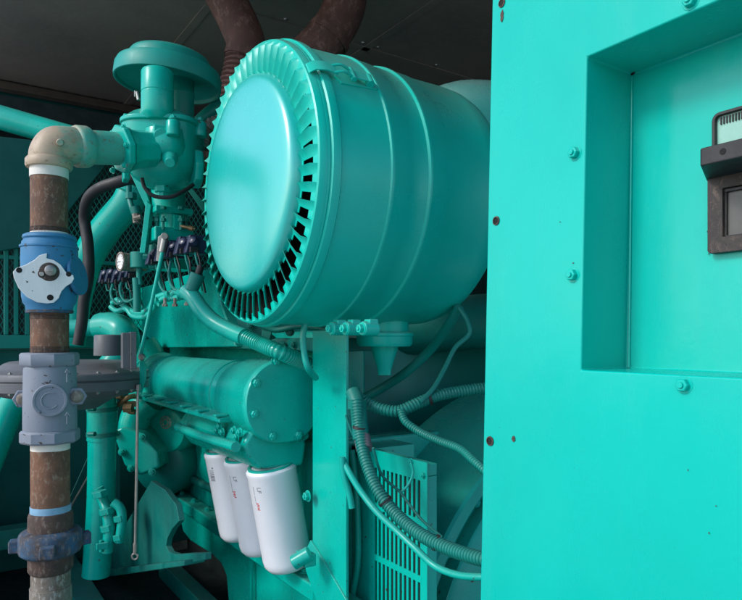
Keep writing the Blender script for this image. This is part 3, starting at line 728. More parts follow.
hose('cable', 'thin black cable hanging in a loop below the gas mixer', 'cable', [at(142, 178, 1.8), at(145, 188, 1.8), at(154, 196, 1.8), at(170, 197, 1.8), at(184, 191, 1.82), at(196, 182, 1.86), at(204, 170, 1.9)], .0055, 'rubber', n=8)
hose('rubber_hose', 'thick black rubber hose curving down in front of the wire mesh', 'hose', [at(136, 177, 2.1), at(118, 182, 2.1), at(100, 188, 2.12), at(88, 199, 2.15), at(84.5, 218, 2.2), at(88, 245, 2.2), at(88.5, 275, 2.2), at(84, 300, 2.2), at(82, 322, 2.2), at(78, 345, 2.2)], .0185, 'rubber')

# ------------------------------------------------------------------ radiator guard mesh, far left
rgd = thing('radiator_guard', P(.9, 3.0, -1.0), 'teal framed expanded metal mesh guard behind the pipes', 'guard')
RL = 3.0
def mesh_fn(bm):
    z0, z1 = -.02, .77; t0, t1 = .13, 2.2; cw, ch = .022, .036; w = .0017
    nx = int((t1-t0)/cw)
    for i in range(nx*2):
        x = t0+cw*i/2; k = 0; z = z0; prev = None
        while z < z1:
            sgn = (1 if (k+i) % 2 == 0 else -1)
            cx = x+sgn*cw*.25*.92
            v = [bm.verts.new(P(cx-w*.8, RL, z)), bm.verts.new(P(cx+w*.8, RL, z)), bm.verts.new(P(cx+w*.8, RL+.003, z)), bm.verts.new(P(cx-w*.8, RL+.003, z))]
            if prev:
                for a in range(4):
                    bm.faces.new((prev[a], prev[(a+1) % 4], v[(a+1) % 4], v[a]))
            prev = v; z += ch/2; k += 1
part('wire_mesh', mesh_fn, 'tealdull', rgd)
zb = (onL(10, 341.5, RL)).z-Z0
def fr(bm):
    box2(bm, P(.0, RL-.02, zb-.028), P(2.2, RL+.02, zb+.026))
    for px in (6, 16, 27):
        t = onL(px, 300, RL).x; box2(bm, P(t-.008, RL-.015, zb+.0265), P(t+.008, RL+.015, .50))
    t = onL(83, 300, RL).x
part('guard_frame', fr, 'tealdull', rgd, bevel=.003)
part('guard_rail', lambda bm: box2(bm, P(.06, RL-.012, .318), P(2.2, RL+.012, .334)), 'tealdull', rgd, bevel=.002)
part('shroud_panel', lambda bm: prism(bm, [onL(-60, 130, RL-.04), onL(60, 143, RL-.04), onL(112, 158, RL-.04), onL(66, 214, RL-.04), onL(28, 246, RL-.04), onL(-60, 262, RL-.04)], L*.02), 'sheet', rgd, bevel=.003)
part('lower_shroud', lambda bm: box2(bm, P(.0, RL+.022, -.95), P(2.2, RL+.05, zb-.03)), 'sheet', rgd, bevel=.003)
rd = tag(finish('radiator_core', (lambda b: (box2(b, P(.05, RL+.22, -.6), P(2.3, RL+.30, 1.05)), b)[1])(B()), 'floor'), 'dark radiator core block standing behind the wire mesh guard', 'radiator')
# ------------------------------------------------------------------ pipes, left
cp = thing('coolant_pipe', at(75, 330, 2.6), 'wide teal coolant pipe slanting down in front of the mesh guard', 'pipe')
part('pipe', lambda bm: tube(bm, [at(134, 188, 2.55), at(127, 204, 2.55), at(110, 224, 2.58), at(95, 244, 2.6), at(84, 268, 2.62), at(76, 300, 2.65), at(70, 345, 2.65)], .060, 28), 'teal', cp)
part('pipe_flange', lambda bm: lathe(bm, at(133, 189, 2.55), (at(120, 215, 2.55)-at(133, 189, 2.55)), [(0, 0), (.074, 0), (.076, .006), (.076, .02), (.07, .024), (0, .024)], 36), 'teal', cp, bevel=.003)
part('drain_cock', lambda bm: (tube(bm, [at(129, 178, 2.35), at(129, 196, 2.35), at(132, 208, 2.33), at(136, 218, 2.33)], .010, 10), cyl(bm, at(135, 207, 2.33), at(137, 214, 2.33), .018, 12), cyl(bm, at(131, 193, 2.35), at(131, 199, 2.35), .02, 8)), 'tealdull', cp)
part('brass_valve', lambda bm: (cyl(bm, at(136, 214, 2.3), at(137, 223, 2.3), .014, 8), cyl(bm, at(134, 219, 2.29), at(141, 217, 2.29), .009, 8)), 'galv', cp)
ta = thing('crossover_pipe', at(0, 125, 2.7), 'large teal pipe crossing behind the beige elbow under the ceiling', 'pipe')
part('pipe', lambda bm: sweep(bm, [at(-60, 100, 2.7), at(40, 129, 2.7), at(150, 160, 2.7)], .050, 28), 'teal', ta)
tb2 = tag(finish('brace_tube', (lambda b: (sweep(b, [at(30, 375, 2.35), at(12, 405, 2.35), at(-14, 470, 2.35), at(-40, 535, 2.35)], .046, 24), b)[1])(B()), 'teal'), 'teal brace tube slanting down at the lower left edge behind the rusty pipe', 'tube')
wp = thing('water_pipe', at(98, 560, 2.25), 'vertical teal water pipe with hose clamps behind the rusty gas pipe', 'pipe')
part('horizontal_run', lambda bm: sweep(bm, [at(60, 329, 2.4), at(102, 327.5, 2.4)], .033, 24), 'teal', wp)
part('elbow', lambda bm: tube(bm, [at(100, 327.5, 2.4), at(112, 326.5, 2.38), at(123, 332, 2.35), at(124, 345, 2.35), at(116, 362, 2.32), at(106, 376, 2.3), at(102.5, 392, 2.28)], .052, 28), 'teal', wp)
part('elbow_collar', lambda bm: lathe(bm, at(98, 327.6, 2.4), (at(110, 327, 2.4)-at(98, 327.6, 2.4)), [(.033, 0), (.050, .002), (.055, .012), (.055, .02), (.05, .024)], 32), 'teal', wp)
part('vertical_run', lambda bm: tube(bm, [at(102.5, 388, 2.28), at(102, 440, 2.28), at(101, 500, 2.28), at(98, 548, 2.28), at(96, 575, 2.28)], .047, 28), 'teal', wp)
part('rubber_sleeve', lambda bm: sweep(bm, [at(102.3, 404, 2.28), at(101.9, 440, 2.28)], .050, 28), 'teal', wp)
for y in (409, 434):
    part('hose_clamp', lambda bm: (lathe(bm, at(102.2, y+2, 2.28), UP, [(.050, 0), (.0525, .001), (.0525, .014), (.050, .015)], 32, closed=True), cyl(bm, at(89, y, 2.19), at(95, y, 2.18), .008, 10)), 'tealdull', wp)
# drain fittings
df = thing('drain_fitting', at(108, 548, 2.12), 'small teal drain fittings beside the foot of the vertical water pipe', 'fitting')
part('inner_tube', lambda bm: (tube(bm, [at(98, 488, 2.15), at(103, 500, 2.15), at(107, 512, 2.13), at(109, 530, 2.12), at(107, 552, 2.12)], .018, 14)), 'teal', df)
part('outer_tube', lambda bm: (tube(bm, [at(113, 502, 2.12), at(120, 508, 2.12), at(122, 520, 2.12), at(119, 542, 2.12)], .015, 14)), 'teal', df)
for x, y, rr_ in ((100, 497, .026), (107, 514, .025), (108, 531, .024), (106, 548, .022), (120, 521, .021), (119, 540, .020)):
    part('fitting_nut', lambda bm: lathe(bm, at(x, y, 2.12), (UP+RGT*-.2), [(0, 0), (rr_, 0), (rr_, .02), (0, .02)], 6), 'teal', df, bevel=.002)
part('tee_handle', lambda bm: (box(bm, at(102, 546, 2.08), (.035, .012, .02)), cyl(bm, at(101, 552, 2.1), at(101, 540, 2.1), .006, 8)), 'teal', df, bevel=.002)

# ------------------------------------------------------------------ engine
eng = thing('engine_block', P(1.2, 1.9, -1.0), 'big teal engine block behind the white filters and drum air cleaner', 'engine')
def fcover(bm):
    t = .78
    a = [onT(x, y, t) for x, y in ((131, 290), (165, 281), (209, 268), (236, 347), (158, 348), (132, 322))]
    prism(bm, a, T*.7)
part('intake_cover', fcover, 'teal', eng, bevel=.006, seg=3)
def fblock(bm):
    t = .90
    box2(bm, P(t, 1.54, -.66), P(1.02, 3.0, .02))
    box2(bm, P(1.0, 2.15, -.66), P(1.9, 3.0, .14))
part('crankcase', fblock, 'teal', eng, bevel=.01)
def fpan(bm):
    t = .87
    pts = [(179, 498), (180, 520), (183, 532), (190, 541), (201, 548), (212, 555), (221, 564), (226, 576), (228, 600), (228, 700), (347, 900), (347, 440), (179, 440)]
    prism(bm, [onT(x, y, t) for x, y in pts], T*.8)
part('oil_pan', fpan, 'teal', eng, bevel=.008)
part('pan_seam', lambda bm: box2(bm, Vector((.852, onT(253, 580, .86).y-.004, Z0-1.0)), Vector((.859, onT(253, 580, .86).y+.004, Z0-.70))), 'teal', eng)
part('pan_ledge', lambda bm: box2(bm, P(.80, 1.3, -.675), P(.86, onT(169, 492, .82).y, -.63)), 'teal', eng, bevel=.006)
for i in range(9): bolt(P(.83, 1.55+i*.15, -.629), UP, .011, eng, 'teal')
for i in range(7): bolt(P(.899, 1.6+i*.19, -.50-.0*i), -T, .012, eng, 'teal')
for i in range(5):
    l = 1.62+i*.26
    cvp = part('inspection_cover', lambda bm: prism(bm, [P(.899, l+a, -.34+b) for a, b in rrect(.20, .22, .03)], -T*.014), 'teal', eng, bevel=.003)
    for a, b in ((-.08, -.09), (.08, -.09), (-.08, .09), (.08, .09)): bolt(P(.884, l+a, -.34+b), -T, .009, cvp, 'teal')
part('oil_line', lambda bm: tube(bm, [P(.86, 3.0, -.55), P(.855, 2.4, -.56), P(.86, 2.1, -.52), P(.87, 1.95, -.40), P(.89, 1.9, -.2)], .014, 12), 'tealdull', eng)
part('deck_rail', lambda bm: (box2(bm, P(.80, 1.45, -.035), P(1.0, 2.65, .0)),), 'tealdull', eng, bevel=.005)
for i in range(8): bolt(P(.799, 1.55+i*.13, -.018), -T, .009, eng, 'tealdull')
part('rear_housing', lambda bm: (lathe(bm, P(1.5, 1.75, -.35), -L, [(0, -.3), (.5, -.3), (.5, 0), (.47, .02), (0, .02)], 48)), 'tealdull', eng)
part('upper_manifold', lambda bm: (tube(bm, [P(1.15, 3.0, .26), P(1.2, 2.4, .26), P(1.3, 2.0, .2), P(1.5, 1.7, .05)], .10, 24)), 'teal', eng)
# lower mounting plate with rounded hole
mt = thing('engine_mount', at(140, 575, 2.3), 'teal triangular engine mount plate with rounded hole on the skid beam', 'engine mount')
def fmount(bm):
    out = [(102, 563), (109, 576), (160, 569), (205, 560), (205, 553), (190, 553.5), (176, 554.5), (169, 552), (166, 546), (167, 539), (172, 529), (179, 521), (176, 505), (165, 490), (151, 481), (128, 520)]
    prism(bm, [onT(x, y, .60) for x, y in out], T*.018)
part('mount_plate', fmount, 'mount', mt, bevel=.002)
part('mount_foot', lambda bm: prism(bm, [onT(104, 570, .575), onT(184, 560.5, .575), onT(184, 566, .575), onT(108, 577, .575)], T*.06), 'mount', mt, bevel=.003)
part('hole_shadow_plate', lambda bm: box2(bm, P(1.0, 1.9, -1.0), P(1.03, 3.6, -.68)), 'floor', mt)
sk = thing('skid_frame', P(.5, 1.8, -1.0), 'dark teal steel skid beams under the engine at the bottom left', 'skid')
part('long_beam', lambda bm: (box2(bm, P(.40, .4, -1.08), P(.49, 2.95, -.90)),), 'tealdull', sk, bevel=.005)
part('cross_beam', lambda bm: (box2(bm, P(.02, 2.80, -.80), P(.62, 2.88, -.725)),), 'tealdull', sk, bevel=.005)
part('inner_beam', lambda bm: (box2(bm, P(.78, .4, -1.0), P(.84, 2.75, -.93)),), 'tealdull', sk, bevel=.005)
part('brace_rod', lambda bm: cyl(bm, at(92, 470, 2.45), at(66, 515, 2.45), .004, 8), 'steel', sk)
part('side_gusset', lambda bm: prism(bm, [onL(60, 520, 2.79), onL(96, 440, 2.79), onL(120, 440, 2.79), onL(120, 540, 2.79)], L*.012), 'sheet', sk)

# oil cooler
oc = thing('oil_cooler', P(.743, 2.0, -.25), 'teal cylindrical oil cooler housing with bolted round end cap above the white filters', 'oil cooler')
CT, CZo = .743, (338-401)*1.66/650
OC = P(CT, 0, CZo)
part('cooler_shell', lambda bm: lathe(bm, OC, L, [(0, 1.60), (.092, 1.60), (.094, 1.62), (.094, 2.52), (.098, 2.535), (.104, 2.54), (.104, 2.56), (.099, 2.565), (.099, 2.60), (.106, 2.605), (.106, 2.64), (.09, 2.70), (.05, 2.74), (0, 2.75)], 64), 'teal', oc)
def fcapx(bm):
    # rounded cap: cylinder plus squared lower corners
    pts = []
    for i in range(64):
        a = 2*math.pi*i/64; x, z = math.cos(a), math.sin(a)
        r = .107*(1+.045*max(0, -z)*abs(x)*2)
        pts.append((r*x, r*z))
    secs = [(.965, 1.497), (1, 1.502), (1, 1.522), (.985, 1.526), (.985, 1.66), (.95, 1.70), (.90, 1.74)]
    rings = [[bm.verts.new(OC+T*(x*k)+UP*(z*k)+L*l) for x, z in pts] for k, l in secs]
    for A, Bq in zip(rings, rings[1:]):
        for k in range(64): bm.faces.new((A[k], A[(k+1) % 64], Bq[(k+1) % 64], Bq[k]))
    bm.faces.new(rings[0][::-1]); bm.faces.new(rings[-1])
cpx = part('end_cap', fcapx, 'teal', oc, bevel=.001)
for l in (1.78, 2.40): part('shell_ring', lambda bm: lathe(bm, OC, L, [(.093, l), (.098, l+.002), (.098, l+.012), (.093, l+.014)], 48, closed=True), 'teal', oc)
for px, py in ((276, 361), (301, 362), (256, 383), (254, 414), (272, 436), (298, 435)):
    bolt(onL(px, py, 1.4975), -L, .0105, cpx, 'teal')
def fhead(bm):
    secs = [(1.52, -.095), (1.52, -.17), (1.50, -.22)]
    prism(bm, [P(.665, 1.53, CZo-.05), P(.665, 1.53, -.235), P(.645, 1.53, -.265), P(.655, 1.53, -.30), P(.685, 1.53, -.337), P(.815, 1.53, -.337), P(.825, 1.53, -.28), P(.80, 1.53, -.235), P(.80, 1.53, CZo-.05)], L*.52)
fhd = part('filter_head', fhead, 'teal', oc, bevel=.012, seg=3, lump=.004)
part('head_flange', lambda bm: prism(bm, [P(.615, 1.62, -.222), P(.615, 1.62, -.208), P(.70, 1.62, -.195), P(.70, 1.62, -.222)], L*.95), 'teal', oc, bevel=.005)
part('head_tube', lambda bm: (tube(bm, [onT(178, 427, .62), onT(200, 436, .62), onT(236, 447, .62)], .013, 12)), 'teal', oc)
for i in range(6): part('head_clip', lambda bm: box2(bm, P(.605, 1.62+i*.14, -.206), P(.64, 1.64+i*.14, -.199)), 'teal', oc, bevel=.003)
for i in range(6): bolt(P(.643, 1.545+i*.02+.06*(i > 2), -.238-.014*(i % 2)), -T, .009, fhd, 'teal')
for a in range(7):
    aa = R(180+a*30); bolt(P(.745+.082*math.cos(aa), 1.545, -.262+.03*math.sin(aa)*.6), -L, .008, fhd, 'teal')
# filters
flab = ['white spin-on oil filter nearest the support post, largest of the three', 'white spin-on oil filter in the middle of the three', 'white spin-on oil filter with barcode, farthest from the post']
def text_mesh(txt, size):
    cu = bpy.data.curves.new('t', 'FONT'); cu.body = txt; cu.size = size; cu.extrude = .0002; cu.resolution_u = 2
    ob = bpy.data.objects.new('t', cu); C.objects.link(ob)
    dg = bpy.context.evaluated_depsgraph_get(); dg.update()
    me = bpy.data.meshes.new_from_object(ob.evaluated_get(dg)); bpy.data.objects.remove(ob); return me
for i, l in enumerate((1.575, 1.735, 1.895)):
    top = P(.742, l, -.345); ax = (Vector((.19, 0, -1))).normalized(); fr_ = .065
    f0 = thing('oil_filter', top, flab[i], 'oil filter', 'white oil filters hanging under the cooler')
    part('canister', lambda bm: lathe(bm, top, ax, [(0, -.01), (.058, -.01), (.0635, -.004), (fr_+.0014, -.001), (fr_+.0016, .007), (fr_, .010), (fr_, .245), (fr_-.002, .258), (fr_-.010, .270), (fr_-.024, .276), (0, .278)], 56), 'white', f0)
    part('seal_ring', lambda bm: lathe(bm, top, ax, [(fr_-.012, -.012), (fr_-.004, -.012), (fr_-.004, -.004), (fr_-.012, -.004)], 48, closed=True), 'teal', f0)
    u = (-FWD*.75-RGT*.62); u = (u-ax*u.dot(ax)).normalized(); v = ax.cross(u).normalized()
    def surf(arc, h, off=.0004):
        a = arc/fr_; return top+ax*h+(u*math.cos(a)+v*math.sin(a))*(fr_+off)
    def bx_(bm, a0, a1, h0, h1):
        k = 3; A = [[bm.verts.new(surf(a0+(a1-a0)*j/k, h, o)) for j in range(k+1)] for h, o in ((h0, .0003), (h1, .0003))]
        for j in range(k): bm.faces.new((A[0][j], A[0][j+1], A[1][j+1], A[1][j]))
    if i == 2:
        def bc(bm):
            rd = random.Random(2)
            for r in range(11): bx_(bm, -.010, .010, .040+r*.0032, .040+r*.0032+rd.choice((.0010, .0018, .0024)))
            bx_(bm, -.009, -.004, .030, .035)
        part('barcode', bc, 'ink', f0)
    else:
        me = text_mesh('LF', .017)
        bm = B(); bm.from_mesh(me)
        for v_ in bm.verts: x, y, z = v_.co; v_.co = surf(-.008+y*(1 if v.dot(RGT) < 0 else -1)*-1, .028+x, .0003+z)
        finish('printed_letters', bm, 'ink', f0)
        def rl(bm):
            rd = random.Random(i)
            for r in range(5): bx_(bm, -.006+rd.uniform(-.002, .002), .002+rd.uniform(-.002, .004), .072+r*.004, .072+r*.004+.0026)
        part('red_print', rl, 'redink', f0)
        def sm(bm):
            rd = random.Random(i+5)
            for r in range(14): bx_(bm, .004, .004+rd.uniform(.001, .003), .028+r*.0035, .028+r*.0035+.0022)
        part('small_print', sm, 'ink', f0)

# pump and elbows, left of the cooler
pm = thing('water_pump', at(150, 480, 2.5), 'teal water pump housing with round emblem cover left of the oil cooler', 'pump')
def rcover(bm, px, py, dd, rx, rz, h, ax):
    c = at(px, py, dd); lathe(bm, c, ax, [(0, -.1), (rx, -.1), (rx*1.04, -.02), (rx*1.04, 0), (rx*.96, h*.6), (rx*.9, h), (0, h*1.1)], 40)
fa = (-FWD*.75-L*.0-T*.4).normalized()
pc = part('pump_cover', lambda bm: rcover(bm, 169, 430, 2.55, .092, .09, .02, fa), 'teal', pm, bevel=.003)
part('cover_collar', lambda bm: rcover(bm, 161, 422, 2.62, .098, .09, .015, fa), 'teal', pm, bevel=.003)
def embl(bm):
    u, v, dd = frame(fa); c = at(165.5, 422.5, 2.508)
    for rr, n in ((.026, 14), (.016, 9)):
        for k in range(n):
            a = 2*math.pi*k/n; b2 = a+2*math.pi/n*.62
            q = [c+(u*math.cos(x)+v*math.sin(x))*r for x, r in ((a, rr), (b2, rr), (b2, rr-.006), (a, rr-.006))]
            prism(bm, q, dd*.001)
part('round_emblem', embl, 'galv', pc)
part('elbow_tube', lambda bm: tube(bm, [at(150, 400, 2.5), at(138, 412, 2.5), at(133, 428, 2.5), at(136, 450, 2.5)], .055, 24), 'teal', pm)
def ftri(bm): prism(bm, [at(112, 432, 2.42), at(121, 427, 2.42), at(141, 432, 2.42), at(158, 452, 2.42), at(160, 468, 2.42), at(140, 476, 2.42), at(124, 466, 2.42)], FWD*.16)
part('angled_cover', ftri, 'teal', pm, bevel=.012, seg=3)
for px, py in ((115, 433), (122, 452), (131, 468), (152, 472), (142, 437)): bolt(at(px, py, 2.415), -FWD, .011, pm, 'teal')
part('lower_volute', lambda bm: lathe(bm, at(165, 462, 2.6), fa, [(0, -.1), (.13, -.1), (.13, .02), (.11, .05), (0, .055)], 40), 'tealdull', pm, smooth=60)
part('thermostat_neck', lambda bm: tube(bm, [at(142, 345, 2.6), at(152, 362, 2.6), at(160, 378, 2.6), at(170, 400, 2.65)], .062, 24), 'teal', pm)
br = tag(finish('brass_fitting', (lambda b: (tube(b, [at(118, 396, 2.3), at(124, 400, 2.3), at(128, 410, 2.3), at(135, 412, 2.3)], .010, 10), tube(b, [at(119, 405, 2.3), at(127, 398, 2.28), at(135, 396, 2.3)], .009, 10),
    lathe(b, at(124, 408, 2.28), RGT, [(0, 0), (.017, 0), (.017, .03), (0, .03)], 6), lathe(b, at(119, 398, 2.28), UP, [(0, 0), (.016, 0), (.016, .02), (0, .02)], 6), box(b, at(131, 404, 2.29), (.03, .02, .02)), b)[-1])(B()), 'brass'), 'cluster of dull brass pipe fittings under the dark regulator', 'fitting')

# ------------------------------------------------------------------ linkage rod
lr = thing('control_rod', at(135, 556, 1.95), 'thin steel control rod hanging down with an eyelet at its foot', 'rod')
part('upper_rod', lambda bm: cyl(bm, at(165, 240, 1.92), at(140.5, 356, 1.92), .0058, 10), 'teal', lr)
part('rod_end', lambda bm: (cyl(bm, at(165, 237, 1.92), at(162, 252, 1.92), .010, 10)), 'steel', lr)
part('lever_plate', lambda bm: prism(bm, [at(139.5, 362, 1.92), at(142.5, 359, 1.92), at(146, 366, 1.92), at(145, 380, 1.92), at(141, 394, 1.92), at(139.5, 392, 1.92)], FWD*.008), 'teal', lr, bevel=.001)
part('ball_joint', lambda bm: lathe(bm, at(142, 357, 1.91), -FWD, [(0, -.01), (.009, -.008), (.011, 0), (.008, .008), (0, .01)], 16), 'steel', lr)
part('lock_nut', lambda bm: lathe(bm, at(138.5, 390, 1.91), UP, [(0, 0), (.008, 0), (.008, .016), (0, .016)], 6), 'steel', lr)
part('lower_rod', lambda bm: cyl(bm, at(138, 390, 1.92), at(135.2, 550, 1.92), .0042, 10), 'steel', lr)
part('eyelet', lambda bm: (sweep(bm, [at(135, 556.5, 1.92)+RGT*(.0085*math.cos(a))+UP*(.0085*math.sin(a)) for a in [2*math.pi*i/20 for i in range(21)]], .0033, 8), cyl(bm, at(135.2, 543, 1.92), at(135.1, 553, 1.92), .006, 8)), 'steel', lr)

# ------------------------------------------------------------------ gauge, coils, harness
pg = thing('pressure_gauge', at(126, 272, 2.15), 'small round silver pressure gauge facing left above the engine cover', 'gauge')
gax = (RGT*.72+FWD*.69).normalized()
part('gauge_case', lambda bm: lathe(bm, at(119.5, 261.5, 2.1), gax, [(0, .004), (.024, .004), (.026, 0), (.031, 0), (.032, .004), (.030, .008), (.029, .05), (.024, .056), (0, .056)], 36), 'galv', pg, bevel=.0006)
part('gauge_face', lambda bm: lathe(bm, at(119.5, 261.5, 2.1), gax, [(0, .002), (.024, .002), (.024, .004), (0, .004)], 36), 'silver', pg)
gu, gv, _g = frame(gax)
for i in range(9):
    a = R(-40+i*32.5)
    part('dial_tick', lambda bm: box(bm, at(119.5, 261.5, 2.1)+gax*.0016+(gu*math.cos(a)+gv*math.sin(a))*.019, (.005, .0012, .0006), ((gu*math.cos(a)+gv*math.sin(a)), gax.cross(gu*math.cos(a)+gv*math.sin(a)), gax)), 'black', pg)
part('dial_needle', lambda bm: box(bm, at(119.5, 261.5, 2.1)+gax*.0012+gu*.006, (.022, .0014, .0006), (gu, gv, gax)), 'black', pg)
part('gauge_stem', lambda bm: cyl(bm, at(133, 262, 2.16), at(146, 268, 2.2), .011, 10), 'brass', pg)
cfs = [(107, 277, 2.40), (113.5, 276, 2.35), (120, 277, 2.3), (127, 275, 2.25), (134, 271, 2.2), (157, 257, 2.04), (166, 253.5, 2.0), (175.5, 250, 1.95), (186, 246.5, 1.9), (196, 245, 1.88)]
names = ['leftmost navy ignition coil in the row beside the pressure gauge', 'second navy ignition coil from the left under the pressure gauge', 'third navy ignition coil from the left under the pressure gauge', 'fourth navy ignition coil below the pressure gauge case',
         'fifth navy ignition coil just right of the pressure gauge', 'navy ignition coil half behind the thin control rod', 'navy ignition coil just right of the thin control rod', 'middle navy ignition coil between control rod and drum', 'second navy ignition coil from the slotted drum rim', 'navy ignition coil nearest the slotted drum rim']
for (px, py, dd), nm in zip(cfs, names):
    c = thing('ignition_coil', at(px, py, dd), nm, 'ignition coil', 'navy ignition coils above the engine cover')
    k = 1.15 if px < 150 else 1.3
    part('coil_body', lambda bm: (box(bm, at(px, py, dd), (.045*k, .024*k, .042*k), (T, L, (UP+RGT*.25).normalized())), cyl(bm, at(px+2, py-1, dd), at(px+13*k, py-4, dd+.08), .015*k, 14)), 'navy', c, bevel=.004)
    part('coil_tower', lambda bm: lathe(bm, at(px-1, py-3, dd-.02), (UP*.5-FWD+RGT*-.4), [(0, 0), (.011*k, 0), (.009*k, .014), (.006*k, .016), (0, .016)], 12), 'navy', c)
    part('connector', lambda bm: box(bm, at(px-2, py+5, dd-.02), (.02*k, .014, .016)), 'blackp', c, bevel=.002)
    for q in range(2):
        tx = px+(5 if px > 150 else 3)+q*3.5; ty = (298 if px < 150 else 287)+q*2
        part('coil_wire', lambda bm: tube(bm, [at(px-1+q*2, py+6, dd-.02), at(px+q*4, py+13+q*3, dd-.03), at(px+3+q*2, (py+ty)/2+4, dd-.03), at(tx+1, ty+4, dd-.02)], .0028, 8), ('tealdull', 'blackp')[q], c)
cr = tag(finish('coil_rail', (lambda b: (cyl(b, at(196, 249, 1.9), at(216, 243, 1.98), .024, 20), b)[-1])(B()), 'navy', bevel=.003), 'dark navy coil rail running behind the slotted drum rim', 'rail')
tf = tag(finish('fuel_fitting', (lambda b: ([lathe(b, at(x, y, dd), a_, [(0, 0), (r, 0), (r, h), (0, h)], nn) for x, y, dd, a_, r, h, nn in
     ((140, 268, 2.1, UP, .03, .05, 20), (150, 262, 2.05, RGT, .024, .06, 6), (148, 250, 2.05, UP, .016, .04, 6), (144, 256, 2.04, RGT, .014, .03, 6), (155, 255, 2.03, UP, .02, .03, 16), (137, 262, 2.1, UP, .014, .03, 6), (159, 248, 2.02, RGT, .012, .04, 10))],
     tube(b, [at(141, 250, 2.02), at(146, 243, 2.02), at(155, 243, 2.02), at(160, 250, 2.0)], .006, 8), tube(b, [at(140, 285, 2.1), at(139, 270, 2.1), at(143, 255, 2.1)], .009, 8), b)[-1])(B()), 'tealdull', bevel=.002), 'cluster of small teal fuel fittings beside the pressure gauge', 'fitting')
vt = hose('vertical_tube', 'short teal vertical tube standing in front of the engine cover', 'tube', [at(136, 278, 2.1), at(137, 295, 2.1), at(137, 312, 2.1)], .012, 'tealdull')
h1 = [(113, 303), (118, 300), (124, 306), (131, 311), (142, 313), (150, 308), (155, 299), (164, 295), (174, 293), (186, 292)]
h2 = [(111, 307), (117, 311), (126, 309), (133, 316), (144, 317), (152, 311), (158, 303), (166, 298), (176, 298), (188, 295)]
hose('wire_harness', 'upper of two twisted teal wire bundles across the engine cover', 'harness', [at(x, y, 2.35-.0062*(x-111)) for x, y in h1], .0105, 'teal', .010)
hose('wire_harness', 'lower of two twisted teal wire bundles across the engine cover', 'harness', [at(x, y, 2.33-.0062*(x-111)) for x, y in h2], .0095, 'teal', .010)
for i, (dx, nm_) in enumerate(((0, 'looping teal lead below the left ignition coils'), (9, 'second looping teal lead below the left ignition coils'), (48, 'looping teal lead below the right ignition coils'), (58, 'teal lead looping towards the slotted drum rim'))):
    hose('ignition_lead', nm_, 'lead', [at(114+dx, 280-dx*.42, 2.3-.006*dx), at(111+dx, 294-dx*.3, 2.28-.006*dx), at(117+dx, 304-dx*.25, 2.26-.006*dx), at(128+dx, 300-dx*.2, 2.24-.006*dx), at(134+dx, 310-dx*.3, 2.24-.006*dx)], .0045, 'tealdull', 0, 8)
ck = thing('harness_clip', at(174, 300, 1.85), 'row of small steel clip screws under the twisted wire bundles', 'clip')
for x, y in ((165, 301), (175, 301), (187, 300)): part('clip_screw', lambda bm: (cyl(bm, at(x, y-3, 1.86), at(x, y+3, 1.86), .0045, 8), lathe(bm, at(x, y+3, 1.86), -UP, [(0, 0), (.008, 0), (.008, .007), (0, .007)], 6)), 'galv', ck)
for x, y in ((155, 301), (166, 295), (178, 293)): part('cable_tie', lambda bm: lathe(bm, at(x, y+1.5, 1.98-.0045*(x-155)), (RGT+UP*.15), [(.0135, 0), (.0165, .0), (.0165, .008), (.0135, .008)], 16, closed=True), 'teal', ck)
bh = thing('engine_hose', at(250, 350, 1.7), 'thick teal corrugated hose sweeping from the coils down past the oil cooler', 'hose')
part('connector_boot', lambda bm: cyl(bm, at(198, 274, 1.80), at(191, 291, 1.80), .021, 18, .018), 'tealdull', bh, bevel=.003)
part('boot_tip', lambda bm: cyl(bm, at(201, 266, 1.80), at(198, 275, 1.80), .010, 12), 'blackp', bh)
part('smooth_hose', lambda bm: tube(bm, [at(186, 291, 1.82), at(193, 297, 1.80), at(201, 309, 1.78), at(214, 322, 1.76), at(230, 331, 1.73), at(244, 337, 1.70)], .0225, 18), 'teal', bh)
part('ribbed_hose', lambda bm: corr(bm, [at(240, 335, 1.71), at(260, 344, 1.67), at(280, 352, 1.62), at(300, 361, 1.68), at(318, 371, 1.74), at(332, 383, 1.85)], .0205, .008, .12, 18), 'teal', bh)
hose('small_tube', 'slim teal tube curving in front of the flat support post', 'tube', [at(306, 322, 1.5), at(303, 335, 1.5), at(304, 352, 1.5), at(308, 368, 1.5), at(316, 378, 1.55)], .0075, 'teal', n=10)
# clutter between the cover and drum
cl = thing('bracket_plate', at(262, 345, 1.75), 'small teal pipe clamp bracket under the slotted drum rim', 'bracket')
part('bracket', lambda bm: (prism(bm, [at(236, 318, 1.78), at(262, 326, 1.78), at(276, 338, 1.78), at(262, 343, 1.78), at(240, 334, 1.78)], FWD*.01), prism(bm, [at(262, 330, 1.70), at(272, 332, 1.70), at(266, 352, 1.70), at(260, 350, 1.70)], FWD*.008)), 'tealdull', cl, bevel=.002)
for p in ((250, 325), (268, 336), (290, 332), (283, 345)): bolt(at(*p, 1.77), -FWD, .009, cl, 'tealdull')
part('strap_tube', lambda bm: tube(bm, [at(255, 322, 1.76), at(275, 330, 1.76), at(300, 326, 1.74), at(330, 330, 1.70)], .008, 10), 'tealdull', cl)
part('pipe_stub', lambda bm: tube(bm, [at(270, 352, 1.9), at(290, 348, 1.9), at(312, 342, 1.9)], .022, 14), 'teal', cl)

